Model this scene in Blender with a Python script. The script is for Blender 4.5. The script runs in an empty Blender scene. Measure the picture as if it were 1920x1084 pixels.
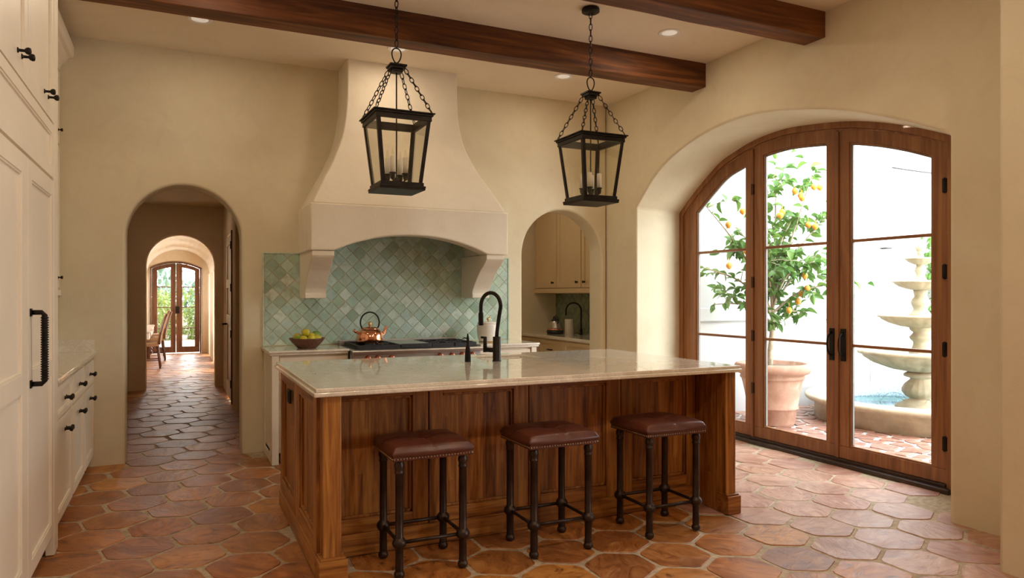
import bpy, bmesh, math, random
from mathutils import Vector, Matrix, noise
random.seed(7)
R = random.Random(11)
PI = math.pi
sc = bpy.context.scene
C = sc.collection

# ------------------------------------------------------------------ camera
cam_d = bpy.data.cameras.new('camera')
cam = bpy.data.objects.new('camera', cam_d)
C.objects.link(cam)
cam.location = (0, 0, 1.42)
cam.rotation_euler = (PI / 2, 0, -math.atan(630 / 1338))
cam_d.sensor_width = 36
cam_d.lens = 1338 / 1920 * 36
cam_d.shift_y = 9 / 1920
cam_d.clip_start = 0.05
sc.camera = cam

# ------------------------------------------------------------------ world, light, exposure
w = bpy.data.worlds.new('sky')
sc.world = w
w.use_nodes = True
nt = w.node_tree
nt.nodes.clear()
wo = nt.nodes.new('ShaderNodeOutputWorld')
bg = nt.nodes.new('ShaderNodeBackground')
ge = nt.nodes.new('ShaderNodeTexCoord')
se = nt.nodes.new('ShaderNodeSeparateXYZ')
rp = nt.nodes.new('ShaderNodeValToRGB')
nt.links.new(ge.outputs['Generated'], se.inputs[0])
nt.links.new(se.outputs['Z'], rp.inputs[0])
nt.links.new(rp.outputs[0], bg.inputs[0])
nt.links.new(bg.outputs[0], wo.inputs[0])
rp.color_ramp.elements[0].color = (0.96, 0.98, 1.0, 1)
rp.color_ramp.elements[1].color = (0.84, 0.92, 1.0, 1)
SKY = 12.5
bg.inputs[1].default_value = SKY
sc.view_settings.view_transform = 'Standard'
sc.view_settings.look = 'None'
sc.view_settings.exposure = 0.0
sc.view_settings.gamma = 1
sc.view_settings.use_curve_mapping = False
try:
    sc.cycles.use_denoising = True
    sc.cycles.max_bounces = 10
    sc.cycles.diffuse_bounces = 6
    sc.cycles.transparent_max_bounces = 16
    sc.cycles.sample_clamp_indirect = 6
    sc.cycles.caustics_reflective = False
    sc.cycles.caustics_refractive = False
except Exception:
    pass


def portal(loc, rot, sx, sy):
    d = bpy.data.lights.new('window_portal', 'AREA')
    d.shape = 'RECTANGLE'
    d.size, d.size_y = sx, sy
    d.cycles.is_portal = True
    o = bpy.data.objects.new('window_portal', d)
    o.location, o.rotation_euler = loc, rot
    C.objects.link(o)


DOWN_W = 4.8          # base watts of recessed ceiling lamps and added fill lights
CANDLE_W = 0.0

# ------------------------------------------------------------------ materials
MATS = {}


class N:
    """tiny node helper"""
    def __init__(s, name):
        s.m = bpy.data.materials.new(name)
        s.m.use_nodes = True
        s.t = s.m.node_tree
        s.b = s.t.nodes['Principled BSDF']
        s.o = s.t.nodes['Material Output']

    def n(s, typ, **kw):
        x = s.t.nodes.new('ShaderNode' + typ)
        for k, v in kw.items():
            if k in x.inputs.keys() if hasattr(x.inputs, 'keys') else False:
                s.set(x, k, v)
            else:
                setattr(x, k, v)
        return x

    def set(s, x, k, v):
        if isinstance(v, bpy.types.NodeSocket):
            s.t.links.new(v, x.inputs[k])
        else:
            x.inputs[k].default_value = v

    def coord(s, scale=(1, 1, 1), kind='Object', rot=(0, 0, 0)):
        tc = s.t.nodes.new('ShaderNodeTexCoord')
        mp = s.t.nodes.new('ShaderNodeMapping')
        mp.inputs['Scale'].default_value = scale
        mp.inputs['Rotation'].default_value = rot
        s.t.links.new(tc.outputs[kind], mp.inputs[0])
        return mp.outputs[0]

    def geo(s, scale=(1, 1, 1)):
        g = s.t.nodes.new('ShaderNodeNewGeometry')
        mp = s.t.nodes.new('ShaderNodeMapping')
        mp.inputs['Scale'].default_value = scale
        s.t.links.new(g.outputs['Position'], mp.inputs[0])
        return mp.outputs[0]

    def noise(s, vec, scale=5, detail=4, rough=.55, dist=0):
        x = s.t.nodes.new('ShaderNodeTexNoise')
        s.t.links.new(vec, x.inputs['Vector'])
        x.inputs['Scale'].default_value = scale
        x.inputs['Detail'].default_value = detail
        x.inputs['Roughness'].default_value = rough
        x.inputs['Distortion'].default_value = dist
        return x.outputs[0]

    def ramp(s, fac, stops):
        x = s.t.nodes.new('ShaderNodeValToRGB')
        s.t.links.new(fac, x.inputs[0])
        e = x.color_ramp.elements
        while len(e) < len(stops):
            e.new(.5)
        for i, (p, c) in enumerate(stops):
            e[i].position = p
            e[i].color = (*c, 1) if len(c) == 3 else c
        return x.outputs[0]

    def mix(s, a, b, fac, mode='MIX'):
        x = s.t.nodes.new('ShaderNodeMix')
        x.data_type = 'RGBA'
        x.blend_type = mode
        for i, v in ((0, fac), (6, a), (7, b)):
            if isinstance(v, bpy.types.NodeSocket):
                s.t.links.new(v, x.inputs[i])
            else:
                x.inputs[i].default_value = v if i == 0 else (*v, 1)
        return x.outputs[2]

    def math(s, op, a, b=0.0):
        x = s.t.nodes.new('ShaderNodeMath')
        x.operation = op
        for i, v in ((0, a), (1, b)):
            if isinstance(v, bpy.types.NodeSocket):
                s.t.links.new(v, x.inputs[i])
            else:
                x.inputs[i].default_value = v
        return x.outputs[0]

    def bump(s, h, strength=.3, dist=.01):
        x = s.t.nodes.new('ShaderNodeBump')
        x.inputs['Strength'].default_value = strength
        x.inputs['Distance'].default_value = dist
        s.t.links.new(h, x.inputs['Height'])
        s.t.links.new(x.outputs[0], s.b.inputs['Normal'])

    def fin(s, base=None, rough=None, metal=None, spec=None, coat=None):
        for k, v in (('Base Color', base), ('Roughness', rough), ('Metallic', metal), ('Specular IOR Level', spec), ('Coat Weight', coat)):
            if v is None:
                continue
            if isinstance(v, bpy.types.NodeSocket):
                s.t.links.new(v, s.b.inputs[k])
            elif k == 'Base Color':
                s.b.inputs[k].default_value = (*v, 1)
            else:
                s.b.inputs[k].default_value = v
        return s.m


def srgb(h):
    r = []
    for i in (0, 2, 4):
        c = int(h[i:i + 2], 16) / 255
        r.append(c / 12.92 if c <= .04045 else ((c + .055) / 1.055) ** 2.4)
    return tuple(r)


def simple(name, col, rough=.5, metal=0., var=.06, sc_=8, bump=0.05, bs=60, spec=None, coat=None):
    n = N(name)
    v = n.coord()
    f = n.noise(v, sc_, 4)
    dark = tuple(c * (1 - var * 2.2) for c in col)
    lite = tuple(min(1, c * (1 + var)) for c in col)
    c = n.ramp(f, [(.3, dark), (.7, lite)])
    n.bump(n.noise(v, bs, 3), bump, .004)
    return n.fin(c, rough, metal, spec, coat)


def plaster(name, a, b, rough=.85):
    n = N(name)
    v = n.geo()
    f1 = n.noise(v, .9, 5, .6, .6)
    f2 = n.noise(v, 5, 6, .65, 1.2)
    f3 = n.noise(v, 34, 4, .6)
    c1 = n.ramp(f1, [(.32, a), (.68, b)])
    c2 = n.mix(c1, tuple(x * .86 for x in a), n.ramp(f2, [(.5, (0, 0, 0)), (.8, (.35, .35, .35))]))
    n.bump(n.math('ADD', f2, n.math('MULTIPLY', f3, .25)), .22, .012)
    return n.fin(c2, rough)


M_WALL = plaster('cream_wall_plaster', srgb('d6caab'), srgb('e0d7bd'))
M_CEIL = plaster('ceiling_plaster', srgb('e0d2b8'), srgb('e9ddc8'))
M_HOOD = plaster('hood_plaster', srgb('e0d5be'), srgb('ece4d2'))
M_HALL = plaster('hall_plaster', srgb('d9c4a4'), srgb('e4d2b6'))
M_WHITEWALL = plaster('courtyard_white_stucco', (.50, .505, .51), (.56, .565, .57))
M_CAB = simple('cream_cabinet_paint', srgb('e9dfcb'), .38, 0, .02, 3, .02)
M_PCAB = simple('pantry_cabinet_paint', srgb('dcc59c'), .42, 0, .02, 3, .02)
M_BLACK = simple('dark_bronze_metal', (.022, .018, .015), .42, .75, .2, 20, .08)
M_STOOLM = simple('aged_brown_iron', (.05, .032, .024), .40, .65, .2, 14, .1)
M_STEEL = simple('brushed_steel', (.62, .60, .57), .38, 1, .05, 5, .02)
M_IRON = simple('cast_iron', (.045, .045, .05), .5, .4, .15, 25, .1)
M_COPPER = simple('polished_copper', (.93, .44, .26), .14, 1, .06, 6, .03)
M_COPPERK = simple('copper_red_knob', (.62, .22, .14), .35, .6, .06, 6, .02)
M_BRASS = simple('brass', (.80, .55, .25), .25, 1, .06, 6, .02)
M_NAIL = simple('brass_nailhead', (.50, .40, .28), .3, 1, .06, 6, .02)
M_CANDLE = simple('candle_sleeve', (.93, .90, .80), .5, 0, .03, 8, .02)
M_BULB = simple('clear_bulb', (.95, .93, .88), .1, 0, .01, 8, .0)
M_LAMP = simple('lamp_trim_white', (.86, .84, .80), .5, 0, .02, 8, .02)
M_CERAMIC = simple('white_ceramic', (.82, .78, .70), .25, 0, .02, 5, .02)
M_BOWL = simple('carved_brown_bowl', (.16, .065, .035), .5, 0, .25, 40, .5, 45)
M_STONE = simple('fountain_cast_stone', (.50, .42, .30), .75, 0, .10, 9, .3, 40)
M_SOIL = simple('dry_soil', (.18, .13, .09), .95, 0, .3, 40, .8, 60)
M_BARK = simple('pale_bark', (.42, .35, .26), .9, 0, .2, 20, .5, 50)
M_LEMON = simple('lemon_skin', (.78, .36, .04), .45, 0, .12, 6, .2, 60)
M_GROUT = simple('sandy_grout', srgb('b8a68c'), .9, 0, .15, 30, .5, 90)
M_GROUTT = simple('tile_grout', srgb('ddd2b0'), .8, 0, .08, 30, .2, 90)
M_GROUTW = simple('pale_courtyard_joint', (.48, .45, .41), .9, 0, .12, 12, .4, 70)
M_DARKWOOD = simple('dark_threshold_wood', (.045, .026, .018), .5, 0, .2, 20, .2)
M_CHAIRF = simple('tan_chair_fabric', (.42, .24, .12), .8, 0, .12, 30, .3, 120)
M_TABLE = simple('table_cloth', (.66, .56, .46), .8, 0, .05, 8, .05)
M_POOLW = simple('pool_plaster', (.50, .57, .55), .6, 0, .05, 8, .05)
M_GROUND = simple('garden_gravel', (.25, .17, .13), .95, 0, .15, 6, .4, 40)
M_CLOSER = simple('grey_rubber_seal', (.03, .03, .03), .6, 0, .1, 8, .05)
M_OUTLET = simple('bronze_outlet', (.02, .015, .012), .5, .3, .1, 20, .05)


def wood(name, axis, cols, rough=.42, strip=0, stripax=0, scale=1.0, coat=.15):
    n = N(name)
    k = [26, 26, 26]
    k[axis] = 1.6
    v = n.geo(tuple(x * scale for x in k))
    oi = n.t.nodes.new('ShaderNodeObjectInfo')
    add = n.t.nodes.new('ShaderNodeVectorMath')
    add.operation = 'ADD'
    n.t.links.new(v, add.inputs[0])
    m_ = n.t.nodes.new('ShaderNodeVectorMath')
    m_.operation = 'SCALE'
    m_.inputs[0].default_value = (13, 7, 19)
    n.t.links.new(oi.outputs['Random'], m_.inputs['Scale'])
    n.t.links.new(m_.outputs[0], add.inputs[1])
    f = n.noise(add.outputs[0], 1.0, 7, .62, 1.4)
    f2 = n.noise(add.outputs[0], .35, 3, .5, 2.0)
    fac = n.math('ADD', n.math('MULTIPLY', f, .6), n.math('MULTIPLY', f2, .4))
    if strip:
        g = n.t.nodes.new('ShaderNodeNewGeometry')
        sp = n.t.nodes.new('ShaderNodeSeparateXYZ')
        n.t.links.new(g.outputs['Position'], sp.inputs[0])
        q = n.math('FLOOR', n.math('DIVIDE', sp.outputs[stripax], strip))
        cell = n.math('FLOOR', n.math('DIVIDE', n.math('ADD', sp.outputs[axis], n.math('MULTIPLY', q, .37)), .62))
        wn = n.t.nodes.new('ShaderNodeTexWhiteNoise')
        wn.noise_dimensions = '2D'
        cb = n.t.nodes.new('ShaderNodeCombineXYZ')
        n.t.links.new(q, cb.inputs[0])
        n.t.links.new(cell, cb.inputs[1])
        n.t.links.new(cb.outputs[0], wn.inputs['Vector'])
        fac = n.math('ADD', fac, n.math('MULTIPLY', n.math('SUBTRACT', wn.outputs[0], .5), .10))
    c = n.ramp(fac, [(.36, cols[0]), (.5, cols[1]), (.64, cols[2])])
    n.bump(f, .12, .003)
    return n.fin(c, rough, 0, .45, coat)


IW = [srgb('5f3414'), srgb('9b632b'), srgb('c08842')]
M_IZ = wood('walnut_vertical_grain', 2, IW)
M_IZS = wood('walnut_glued_strips', 2, IW, strip=.031, stripax=0)
M_IZSY = wood('walnut_glued_strips_side', 2, IW, strip=.031, stripax=1)
M_IX = wood('walnut_horizontal_grain', 0, IW)
M_IY = wood('walnut_depth_grain', 1, IW)
BW = [srgb('3a1d0b'), srgb('643817'), srgb('8a5529')]
M_BEAM = wood('dark_beam_timber', 0, BW, .6, scale=.6, coat=0)
DW = [srgb('6e4424'), srgb('8c5c36'), srgb('a07044')]
M_DZ = wood('door_timber_vertical', 2, DW, .4, scale=.6)
M_DY = wood('door_timber_horizontal', 1, DW, .4, scale=.6)
M_DX = wood('far_door_timber', 2, [srgb('4a2a16'), srgb('6a3e22'), srgb('80502e')], .45)
M_CHAIRW = wood('chair_wood', 2, [srgb('3a1c0c'), srgb('5a2f16'), srgb('70401f')], .4)


def tile_floor(name, bases, vein, lite, k=.9):
    n = N(name)
    oi = n.t.nodes.new('ShaderNodeObjectInfo')
    v = n.coord((1, 1, 1))
    sh = n.t.nodes.new('ShaderNodeVectorMath')
    sh.operation = 'SCALE'
    sh.inputs[0].default_value = (31, 17, 9)
    n.t.links.new(oi.outputs['Random'], sh.inputs['Scale'])
    ad = n.t.nodes.new('ShaderNodeVectorMath')
    ad.operation = 'ADD'
    n.t.links.new(v, ad.inputs[0])
    n.t.links.new(sh.outputs[0], ad.inputs[1])
    mp = n.t.nodes.new('ShaderNodeMapping')
    mp.inputs['Scale'].default_value = (4, 8, 3)
    mp.inputs['Rotation'].default_value = (0, 0, .5)
    n.t.links.new(ad.outputs[0], mp.inputs[0])
    f = n.noise(mp.outputs[0], 1.0, 8, .66, 2.6)
    f2 = n.noise(mp.outputs[0], .45, 3, .5, 1.0)
    base = n.ramp(oi.outputs['Random'], [(i / (len(bases) - 1), srgb(c)) for i, c in enumerate(bases)])
    c = n.mix(base, srgb(vein), n.ramp(f, [(.34, (k, k, k)), (.44, (.25, .25, .25)), (.52, (.0, .0, .0))]))
    c = n.mix(c, srgb(lite), n.ramp(f, [(.53, (0, 0, 0)), (.70, (.6, .6, .6))]))
    c = n.mix(c, srgb(vein), n.ramp(f2, [(.38, (.45, .45, .45)), (.55, (0, 0, 0))]))
    r = n.math('ADD', .24, n.math('MULTIPLY', f, .25))
    n.bump(f, .55, .012)
    return n.fin(c, r, 0, .6)


M_TILE = tile_floor('terracotta_tile', ['9a5e30', 'bb7636', 'a96430', '8a5433', 'c3843f', 'a66a3a', 'b37236'], '683818', 'cd985a')
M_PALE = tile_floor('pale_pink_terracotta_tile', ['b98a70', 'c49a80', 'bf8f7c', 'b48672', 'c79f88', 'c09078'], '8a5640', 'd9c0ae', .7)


def glaze(name, cols, rough=.11):
    n = N(name)
    oi = n.t.nodes.new('ShaderNodeObjectInfo')
    v = n.geo()
    f = n.noise(v, 9, 5, .6, 1.5)
    f0 = n.noise(v, 1.6, 3, .5, .8)
    base = n.ramp(oi.outputs['Random'], [(i / (len(cols) - 1), c) for i, c in enumerate(cols)])
    c = n.mix(base, srgb('7f9678'), n.ramp(f, [(.45, (0, 0, 0)), (.72, (.65, .65, .65))]))
    c = n.mix(c, srgb('b9cdbf'), n.ramp(f0, [(.45, (0, 0, 0)), (.7, (.45, .45, .45))]))
    n.bump(n.noise(v, 22, 3, .5, .6), .18, .006)
    return n.fin(c, rough, 0, .6, .5)


M_GREEN = glaze('sea_green_glaze', [srgb(x) for x in ('9cb8a4', 'c3d8ca', 'accabd', 'd6e4d8', '8ba58f', 'b9d2cc', 'a9c2a8', 'c9dcd4')])
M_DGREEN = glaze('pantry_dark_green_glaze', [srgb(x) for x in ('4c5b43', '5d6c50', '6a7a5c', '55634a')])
M_MOSAIC = simple('pool_blue_mosaic', srgb('8fa3b2'), .25, 0, .3, 60, .1)


def marble(name, a, b, vein):
    n = N(name)
    v = n.geo((1, 1, 1))
    f = n.noise(v, 2.2, 8, .62, 1.6)
    f2 = n.noise(v, 7, 8, .7, 3.2)
    c = n.ramp(f, [(.35, a), (.65, b)])
    c = n.mix(c, vein, n.ramp(f2, [(.47, (0, 0, 0)), (.5, (.45, .45, .45)), (.54, (0, 0, 0))]))
    return n.fin(c, .07, 0, .6, .35)


M_MARBLE = marble('polished_cream_marble', srgb('e0d8c8'), srgb('eee9de'), srgb('b5a890'))


def leather():
    n = N('oxblood_leather')
    v = n.coord()
    f = n.noise(v, 6, 5, .6, .6)
    c = n.ramp(f, [(.3, (.05, .014, .008)), (.7, (.125, .036, .02))])
    n.bump(n.noise(v, 130, 3), .15, .003)
    return n.fin(c, .34, 0, .5)


M_LEATHER = leather()


def terracotta():
    n = N('terracotta_pot_clay')
    v = n.coord()
    f = n.noise(v, 4, 6, .65, 1.2)
    c = n.ramp(f, [(.3, srgb('a07460')), (.55, srgb('b28a76')), (.75, srgb('c4a692'))])
    n.bump(n.noise(v, 40, 3), .2, .005)
    return n.fin(c, .85)


M_POT = terracotta()


def leafm(name, a, b):
    n = N(name)
    oi = n.t.nodes.new('ShaderNodeObjectInfo')
    v = n.geo()
    f = n.math('ADD', n.math('MULTIPLY', oi.outputs['Random'], .5), n.math('MULTIPLY', n.noise(v, 9, 3), .6))
    c = n.ramp(f, [(.25, a), (.8, b)])
    n.fin(c, .45)
    # thin-leaf translucency
    tr = n.t.nodes.new('ShaderNodeBsdfTranslucent')
    n.t.links.new(c, tr.inputs[0])
    mx = n.t.nodes.new('ShaderNodeMixShader')
    mx.inputs[0].default_value = .35
    n.t.links.new(n.b.outputs[0], mx.inputs[1])
    n.t.links.new(tr.outputs[0], mx.inputs[2])
    n.t.links.new(mx.outputs[0], n.o.inputs[0])
    return n.m


M_LEAF = leafm('citrus_leaf', srgb('44702e'), srgb('7ea452'))
M_HEDGE = leafm('hedge_leaf', srgb('5c6a2c'), srgb('8f9650'))
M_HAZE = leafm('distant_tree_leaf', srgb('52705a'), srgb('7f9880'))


def glass(name, tint=(1, 1, 1), refl=1.0):
    m = bpy.data.materials.new(name)
    m.use_nodes = True
    t = m.node_tree
    t.nodes.clear()
    o = t.nodes.new('ShaderNodeOutputMaterial')
    a = t.nodes.new('ShaderNodeBsdfTransparent')
    a.inputs[0].default_value = (*tint, 1)
    g = t.nodes.new('ShaderNodeBsdfGlossy')
    g.inputs['Roughness'].default_value = .02
    lw = t.nodes.new('ShaderNodeLayerWeight')
    lw.inputs[0].default_value = .5
    pw = t.nodes.new('ShaderNodeMath')
    pw.operation = 'POWER'
    pw.inputs[1].default_value = 5
    t.links.new(lw.outputs['Facing'], pw.inputs[0])
    fr = t.nodes.new('ShaderNodeMath')
    fr.operation = 'MULTIPLY_ADD'
    fr.inputs[1].default_value = .9
    fr.inputs[2].default_value = .035
    t.links.new(pw.outputs[0], fr.inputs[0])
    mu = t.nodes.new('ShaderNodeMath')
    mu.operation = 'MULTIPLY'
    mu.inputs[1].default_value = refl
    mx = t.nodes.new('ShaderNodeMixShader')
    t.links.new(fr.outputs[0], mu.inputs[0])
    t.links.new(mu.outputs[0], mx.inputs[0])
    t.links.new(a.outputs[0], mx.inputs[1])
    t.links.new(g.outputs[0], mx.inputs[2])
    t.links.new(mx.outputs[0], o.inputs[0])
    return m


M_GLASS = glass('window_glass', (.97, .98, .97))
M_LGLASS = glass('lantern_glass', (.97, .965, .93))
M_WATER = glass('pool_water', (.80, .90, .88), 1.0)
mE = bpy.data.materials.new('downlight_lens')
mE.use_nodes = True
mE.node_tree.nodes['Principled BSDF'].inputs['Base Color'].default_value = (.9, .88, .84, 1)
mE.node_tree.nodes['Principled BSDF'].inputs['Emission Color'].default_value = (1, .93, .82, 1)
mE.node_tree.nodes['Principled BSDF'].inputs['Emission Strength'].default_value = .28
M_LENS = mE

# ------------------------------------------------------------------ geometry helpers


class B:
    def __init__(s):
        s.v = []
        s.f = []
        s.sm = []

    def add(s, vs, fs, smooth=False):
        k = len(s.v)
        s.v += [tuple(q) for q in vs]
        s.f += [tuple(i + k for i in f) for f in fs]
        s.sm += [smooth] * len(fs)
        return s

    def box(s, x0, x1, y0, y1, z0, z1, mp=None):
        vs = [(x, y, z) for z in (z0, z1) for y in (y0, y1) for x in (x0, x1)]
        if mp:
            vs = [mp(*q) for q in vs]
        return s.add(vs, [(0, 2, 3, 1), (4, 5, 7, 6), (0, 1, 5, 4), (2, 6, 7, 3), (0, 4, 6, 2), (1, 3, 7, 5)])

    def prism(s, poly, a, b, mp, smooth=False):
        """poly 2D (u,v), extruded from a to b; mp(u,v,w)->xyz"""
        n = len(poly)
        vs = [mp(u, v, a) for u, v in poly] + [mp(u, v, b) for u, v in poly]
        fs = [tuple(range(n)), tuple(range(2 * n - 1, n - 1, -1))]
        s.add(vs, fs)
        k = len(s.v) - 2 * n
        for i in range(n):
            j = (i + 1) % n
            s.f.append((k + i, k + i + n, k + j + n, k + j))
            s.sm.append(smooth)
        return s

    def loft(s, rings, closed=True, caps=True, smooth=True):
        n = len(rings[0])
        k = len(s.v)
        for r in rings:
            s.v += [tuple(q) for q in r]
        for a in range(len(rings) - 1):
            for i in range(n if closed else n - 1):
                j = (i + 1) % n
                s.f.append((k + a * n + i, k + a * n + j, k + (a + 1) * n + j, k + (a + 1) * n + i))
                s.sm.append(smooth)
        if caps:
            s.f.append(tuple(k + i for i in range(n))[::-1])
            s.f.append(tuple(k + (len(rings) - 1) * n + i for i in range(n)))
            s.sm += [False, False]
        return s

    def lathe(s, prof, c=(0, 0, 0), seg=24, flute=0, fl_rng=(0, 0), fl_n=0, ring=False):
        rings = []
        if ring:
            prof = list(prof) + [prof[0]]
        for r, z in prof:
            q = []
            for i in range(seg):
                a = 2 * PI * i / seg
                rr = r
                if flute and fl_rng[0] <= z <= fl_rng[1]:
                    rr = r * (1 + flute * (abs(math.sin(a * fl_n / 2)) - .5))
                q.append((c[0] + rr * math.cos(a), c[1] + rr * math.sin(a), c[2] + z))
            rings.append(q)
        return s.loft(rings, caps=not ring)

    def tube(s, pts, r, seg=8, closed=False):
        pts = [Vector(p) for p in pts]
        n = len(pts)
        rad = r if hasattr(r, '__len__') else [r] * n
        rings = []
        up = None
        for i, p in enumerate(pts):
            if closed:
                t = pts[(i + 1) % n] - pts[i - 1]
            else:
                t = pts[min(i + 1, n - 1)] - pts[max(i - 1, 0)]
            t.normalize()
            if up is None:
                up = Vector((0, 0, 1)) if abs(t.z) < .9 else Vector((1, 0, 0))
            sd = t.cross(up)
            if sd.length < 1e-5:
                sd = t.orthogonal()
            sd.normalize()
            u2 = sd.cross(t).normalized()
            up = u2
            rings.append([tuple(p + (sd * math.cos(a) + u2 * math.sin(a)) * rad[i]) for a in [2 * PI * k / seg for k in range(seg)]])
        if closed:
            rings.append(rings[0])
        return s.loft(rings, caps=not closed)

    def sphere(s, c, r, seg=14, sz=1.0):
        m = seg // 2
        return s.lathe([(max(.0005, r * math.sin(PI * i / m)), -r * sz * math.cos(PI * i / m)) for i in range(m + 1)], c, seg)

    def xf(s, M):
        s.v = [tuple(M @ Vector(q)) for q in s.v]
        return s


def wloc(o):
    p = Vector((0, 0, 0))
    while o:
        p += o.location
        o = o.parent
    return p


def obj(name, b, mat, parent=None, bevel=0, seg=2, merge=False, subsurf=0, angle=35):
    me = bpy.data.meshes.new(name)
    off = wloc(parent) if parent else Vector((0, 0, 0))
    me.from_pydata([tuple(Vector(q) - off) for q in b.v], [], b.f)
    me.polygons.foreach_set('use_smooth', b.sm)
    bm = bmesh.new()
    bm.from_mesh(me)
    if merge:
        bmesh.ops.remove_doubles(bm, verts=bm.verts, dist=1e-5)
    bmesh.ops.recalc_face_normals(bm, faces=bm.faces)
    bm.to_mesh(me)
    bm.free()
    me.materials.append(mat)
    o = bpy.data.objects.new(name, me)
    C.objects.link(o)
    if parent:
        o.parent = parent
    if bevel:
        m = o.modifiers.new('bevel', 'BEVEL')
        m.width = bevel
        m.segments = seg
        m.limit_method = 'ANGLE'
        m.angle_limit = math.radians(angle)
        m.harden_normals = False
        if seg > 2:
            for p in me.polygons:
                p.use_smooth = True
            try:
                me.set_sharp_from_angle(angle=math.radians(32))
            except Exception:
                pass
    if subsurf:
        m = o.modifiers.new('sub', 'SUBSURF')
        m.levels = m.render_levels = subsurf
    return o


def tag(o, label=None, cat=None, group=None, kind=None):
    if label:
        o['label'] = label
    if cat:
        o['category'] = cat
    if group:
        o['group'] = group
    if kind:
        o['kind'] = kind
    return o


def thing(name, label, cat, loc=(0, 0, 0), group=None, kind=None):
    o = bpy.data.objects.new(name, None)
    o.empty_display_size = .1
    C.objects.link(o)
    o.location = loc
    return tag(o, label, cat, group, kind)


def dup(root, loc, label=None):
    def rec(o, par):
        c = o.copy()
        C.objects.link(c)
        c.parent = par
        for ch in list(o.children):
            rec(ch, c)
        return c
    r = rec(root, None)
    r.location = loc
    if label:
        r['label'] = label
    return r


def bxo(name, d, mat, parent=None, bevel=.003):
    return obj(name, B().box(*d), mat, parent, bevel)


def struct(name, b, mat, label, cat, bevel=0, seg=2):
    return tag(obj(name, b, mat, None, bevel, seg), label, cat, kind='structure')


mpY = lambda Y0: (lambda u, v, w: (u, Y0 - w, v))      # plane facing -Y, w towards the camera side
mpX = lambda X0: (lambda u, v, w: (X0 + w, u, v))      # plane facing +X
mpXn = lambda X0: (lambda u, v, w: (X0 - w, u, v))     # plane facing -X


def catmull(pts, n):
    P = [pts[0]] + list(pts) + [pts[-1]]
    out = []
    for i in range(1, len(P) - 2):
        for k in range(n):
            t = k / n
            out.append(tuple(.5 * ((2 * P[i][d]) + (-P[i - 1][d] + P[i + 1][d]) * t + (2 * P[i - 1][d] - 5 * P[i][d] + 4 * P[i + 1][d] - P[i + 2][d]) * t * t + (-P[i - 1][d] + 3 * P[i][d] - 3 * P[i + 1][d] + P[i + 2][d]) * t ** 3) for d in range(len(P[i]))))
    out.append(tuple(pts[-1]))
    return out


def fcurve(pts):
    cu = catmull(pts, 12)

    def f(y):
        for a, b in zip(cu, cu[1:]):
            if (a[0] - y) * (b[0] - y) <= 0 and a[0] != b[0]:
                return a[1] + (b[1] - a[1]) * (y - a[0]) / (b[0] - a[0])
        return cu[0][1] if abs(y - cu[0][0]) < abs(y - cu[-1][0]) else cu[-1][1]
    return f


def arch_pts(x0, x1, spring, top, n=24):
    """opening outline from (x0,0) up over to (x1,0)"""
    cx, r, h = (x0 + x1) / 2, (x1 - x0) / 2, top - spring
    return [(x0, 0)] + [(cx - r * math.cos(PI * i / n), spring + h * math.sin(PI * i / n)) for i in range(n + 1)] + [(x1, 0)]


# ------------------------------------------------------------------ setting: walls, ceiling
CZ = 3.52
YB = 6.78
XW = 4.37
# back wall with two arched openings
out = [(-1.45, -.02)]
for a in (arch_pts(-.384, .529, 1.904, 2.361), arch_pts(3.311, 4.298, 1.836, 2.33)):
    out += [(x, z if z > 0 else -.02) for x, z in a]
out += [(4.36, -.02), (4.36, 3.75), (-1.45, 3.75)]
bb = B().prism(out, YB, YB + .27, lambda u, v, w_: (u, w_, v))
struct('wall_back', bb, M_WALL, 'cream plaster wall at the back of the kitchen with two arched openings', 'wall', .022, 4)

# right wall with the deep splayed arched opening
A_PTS = [(6.22, 2.332), (5.95, 2.575), (5.707, 2.725), (5.307, 2.859), (4.946, 2.916), (4.618, 2.928), (4.32, 2.899), (4.048, 2.848), (3.75, 2.779), (3.48, 2.689), (3.157, 2.559), (2.859, 2.421)]
B_PTS = [(6.274, 2.302), (6.096, 2.455), (5.681, 2.731), (5.40, 2.83), (5.165, 2.885), (4.9, 2.91), (4.65, 2.904), (4.201, 2.849), (3.9, 2.782), (3.626, 2.696), (3.375, 2.596), (3.24, 2.535)]
fA, fB = fcurve(A_PTS), fcurve(B_PTS)
NP = 44


def prof(f, y0, y1, dz=0.0, nrm=True, z0=-.02, n=NP):
    r = [(y0, z0)]
    for i in range(n + 1):
        y = y0 + (y1 - y0) * i / n
        s_ = (f(y + .01) - f(y - .01)) / .02
        r.append((y, f(y) - dz * (math.sqrt(1 + s_ * s_) if nrm else 1)))
    r.append((y1, z0))
    return r


pa = prof(fA, 6.22, 2.859)
pb = prof(fB, 6.29, 3.24)
bb = B()
n = len(pa)
XO = 5.22
y_lo, y_hi = 1.8, 7.045
rim = [(y_hi, -.02)]
o1 = [(y_hi, 3.75), (y_lo, 3.75), (y_lo, -.02)]
vs = [(XW, y, z) for y, z in pa] + [(5.0, y, z) for y, z in pb] + [(XO, y, z) for y, z in pb]
k = len(vs)
oc = [(y_lo, -.02), (y_lo, 3.75), (y_hi, 3.75), (y_hi, -.02)]
vs += [(XW, y, z) for y, z in oc] + [(XO, y, z) for y, z in oc]
fs = []
for a in (0, n):
    for i in range(n - 1):
        fs.append((a + i, a + i + 1, a + n + i + 1, a + n + i))
fs.append(tuple(range(n)) + (k, k + 1, k + 2, k + 3))
fs.append(tuple(range(2 * n, 3 * n)) + (k + 4, k + 5, k + 6, k + 7))
for i in range(3):
    fs.append((k + i, k + i + 1, k + i + 5, k + i + 4))
bb.add(vs, fs)
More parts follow.
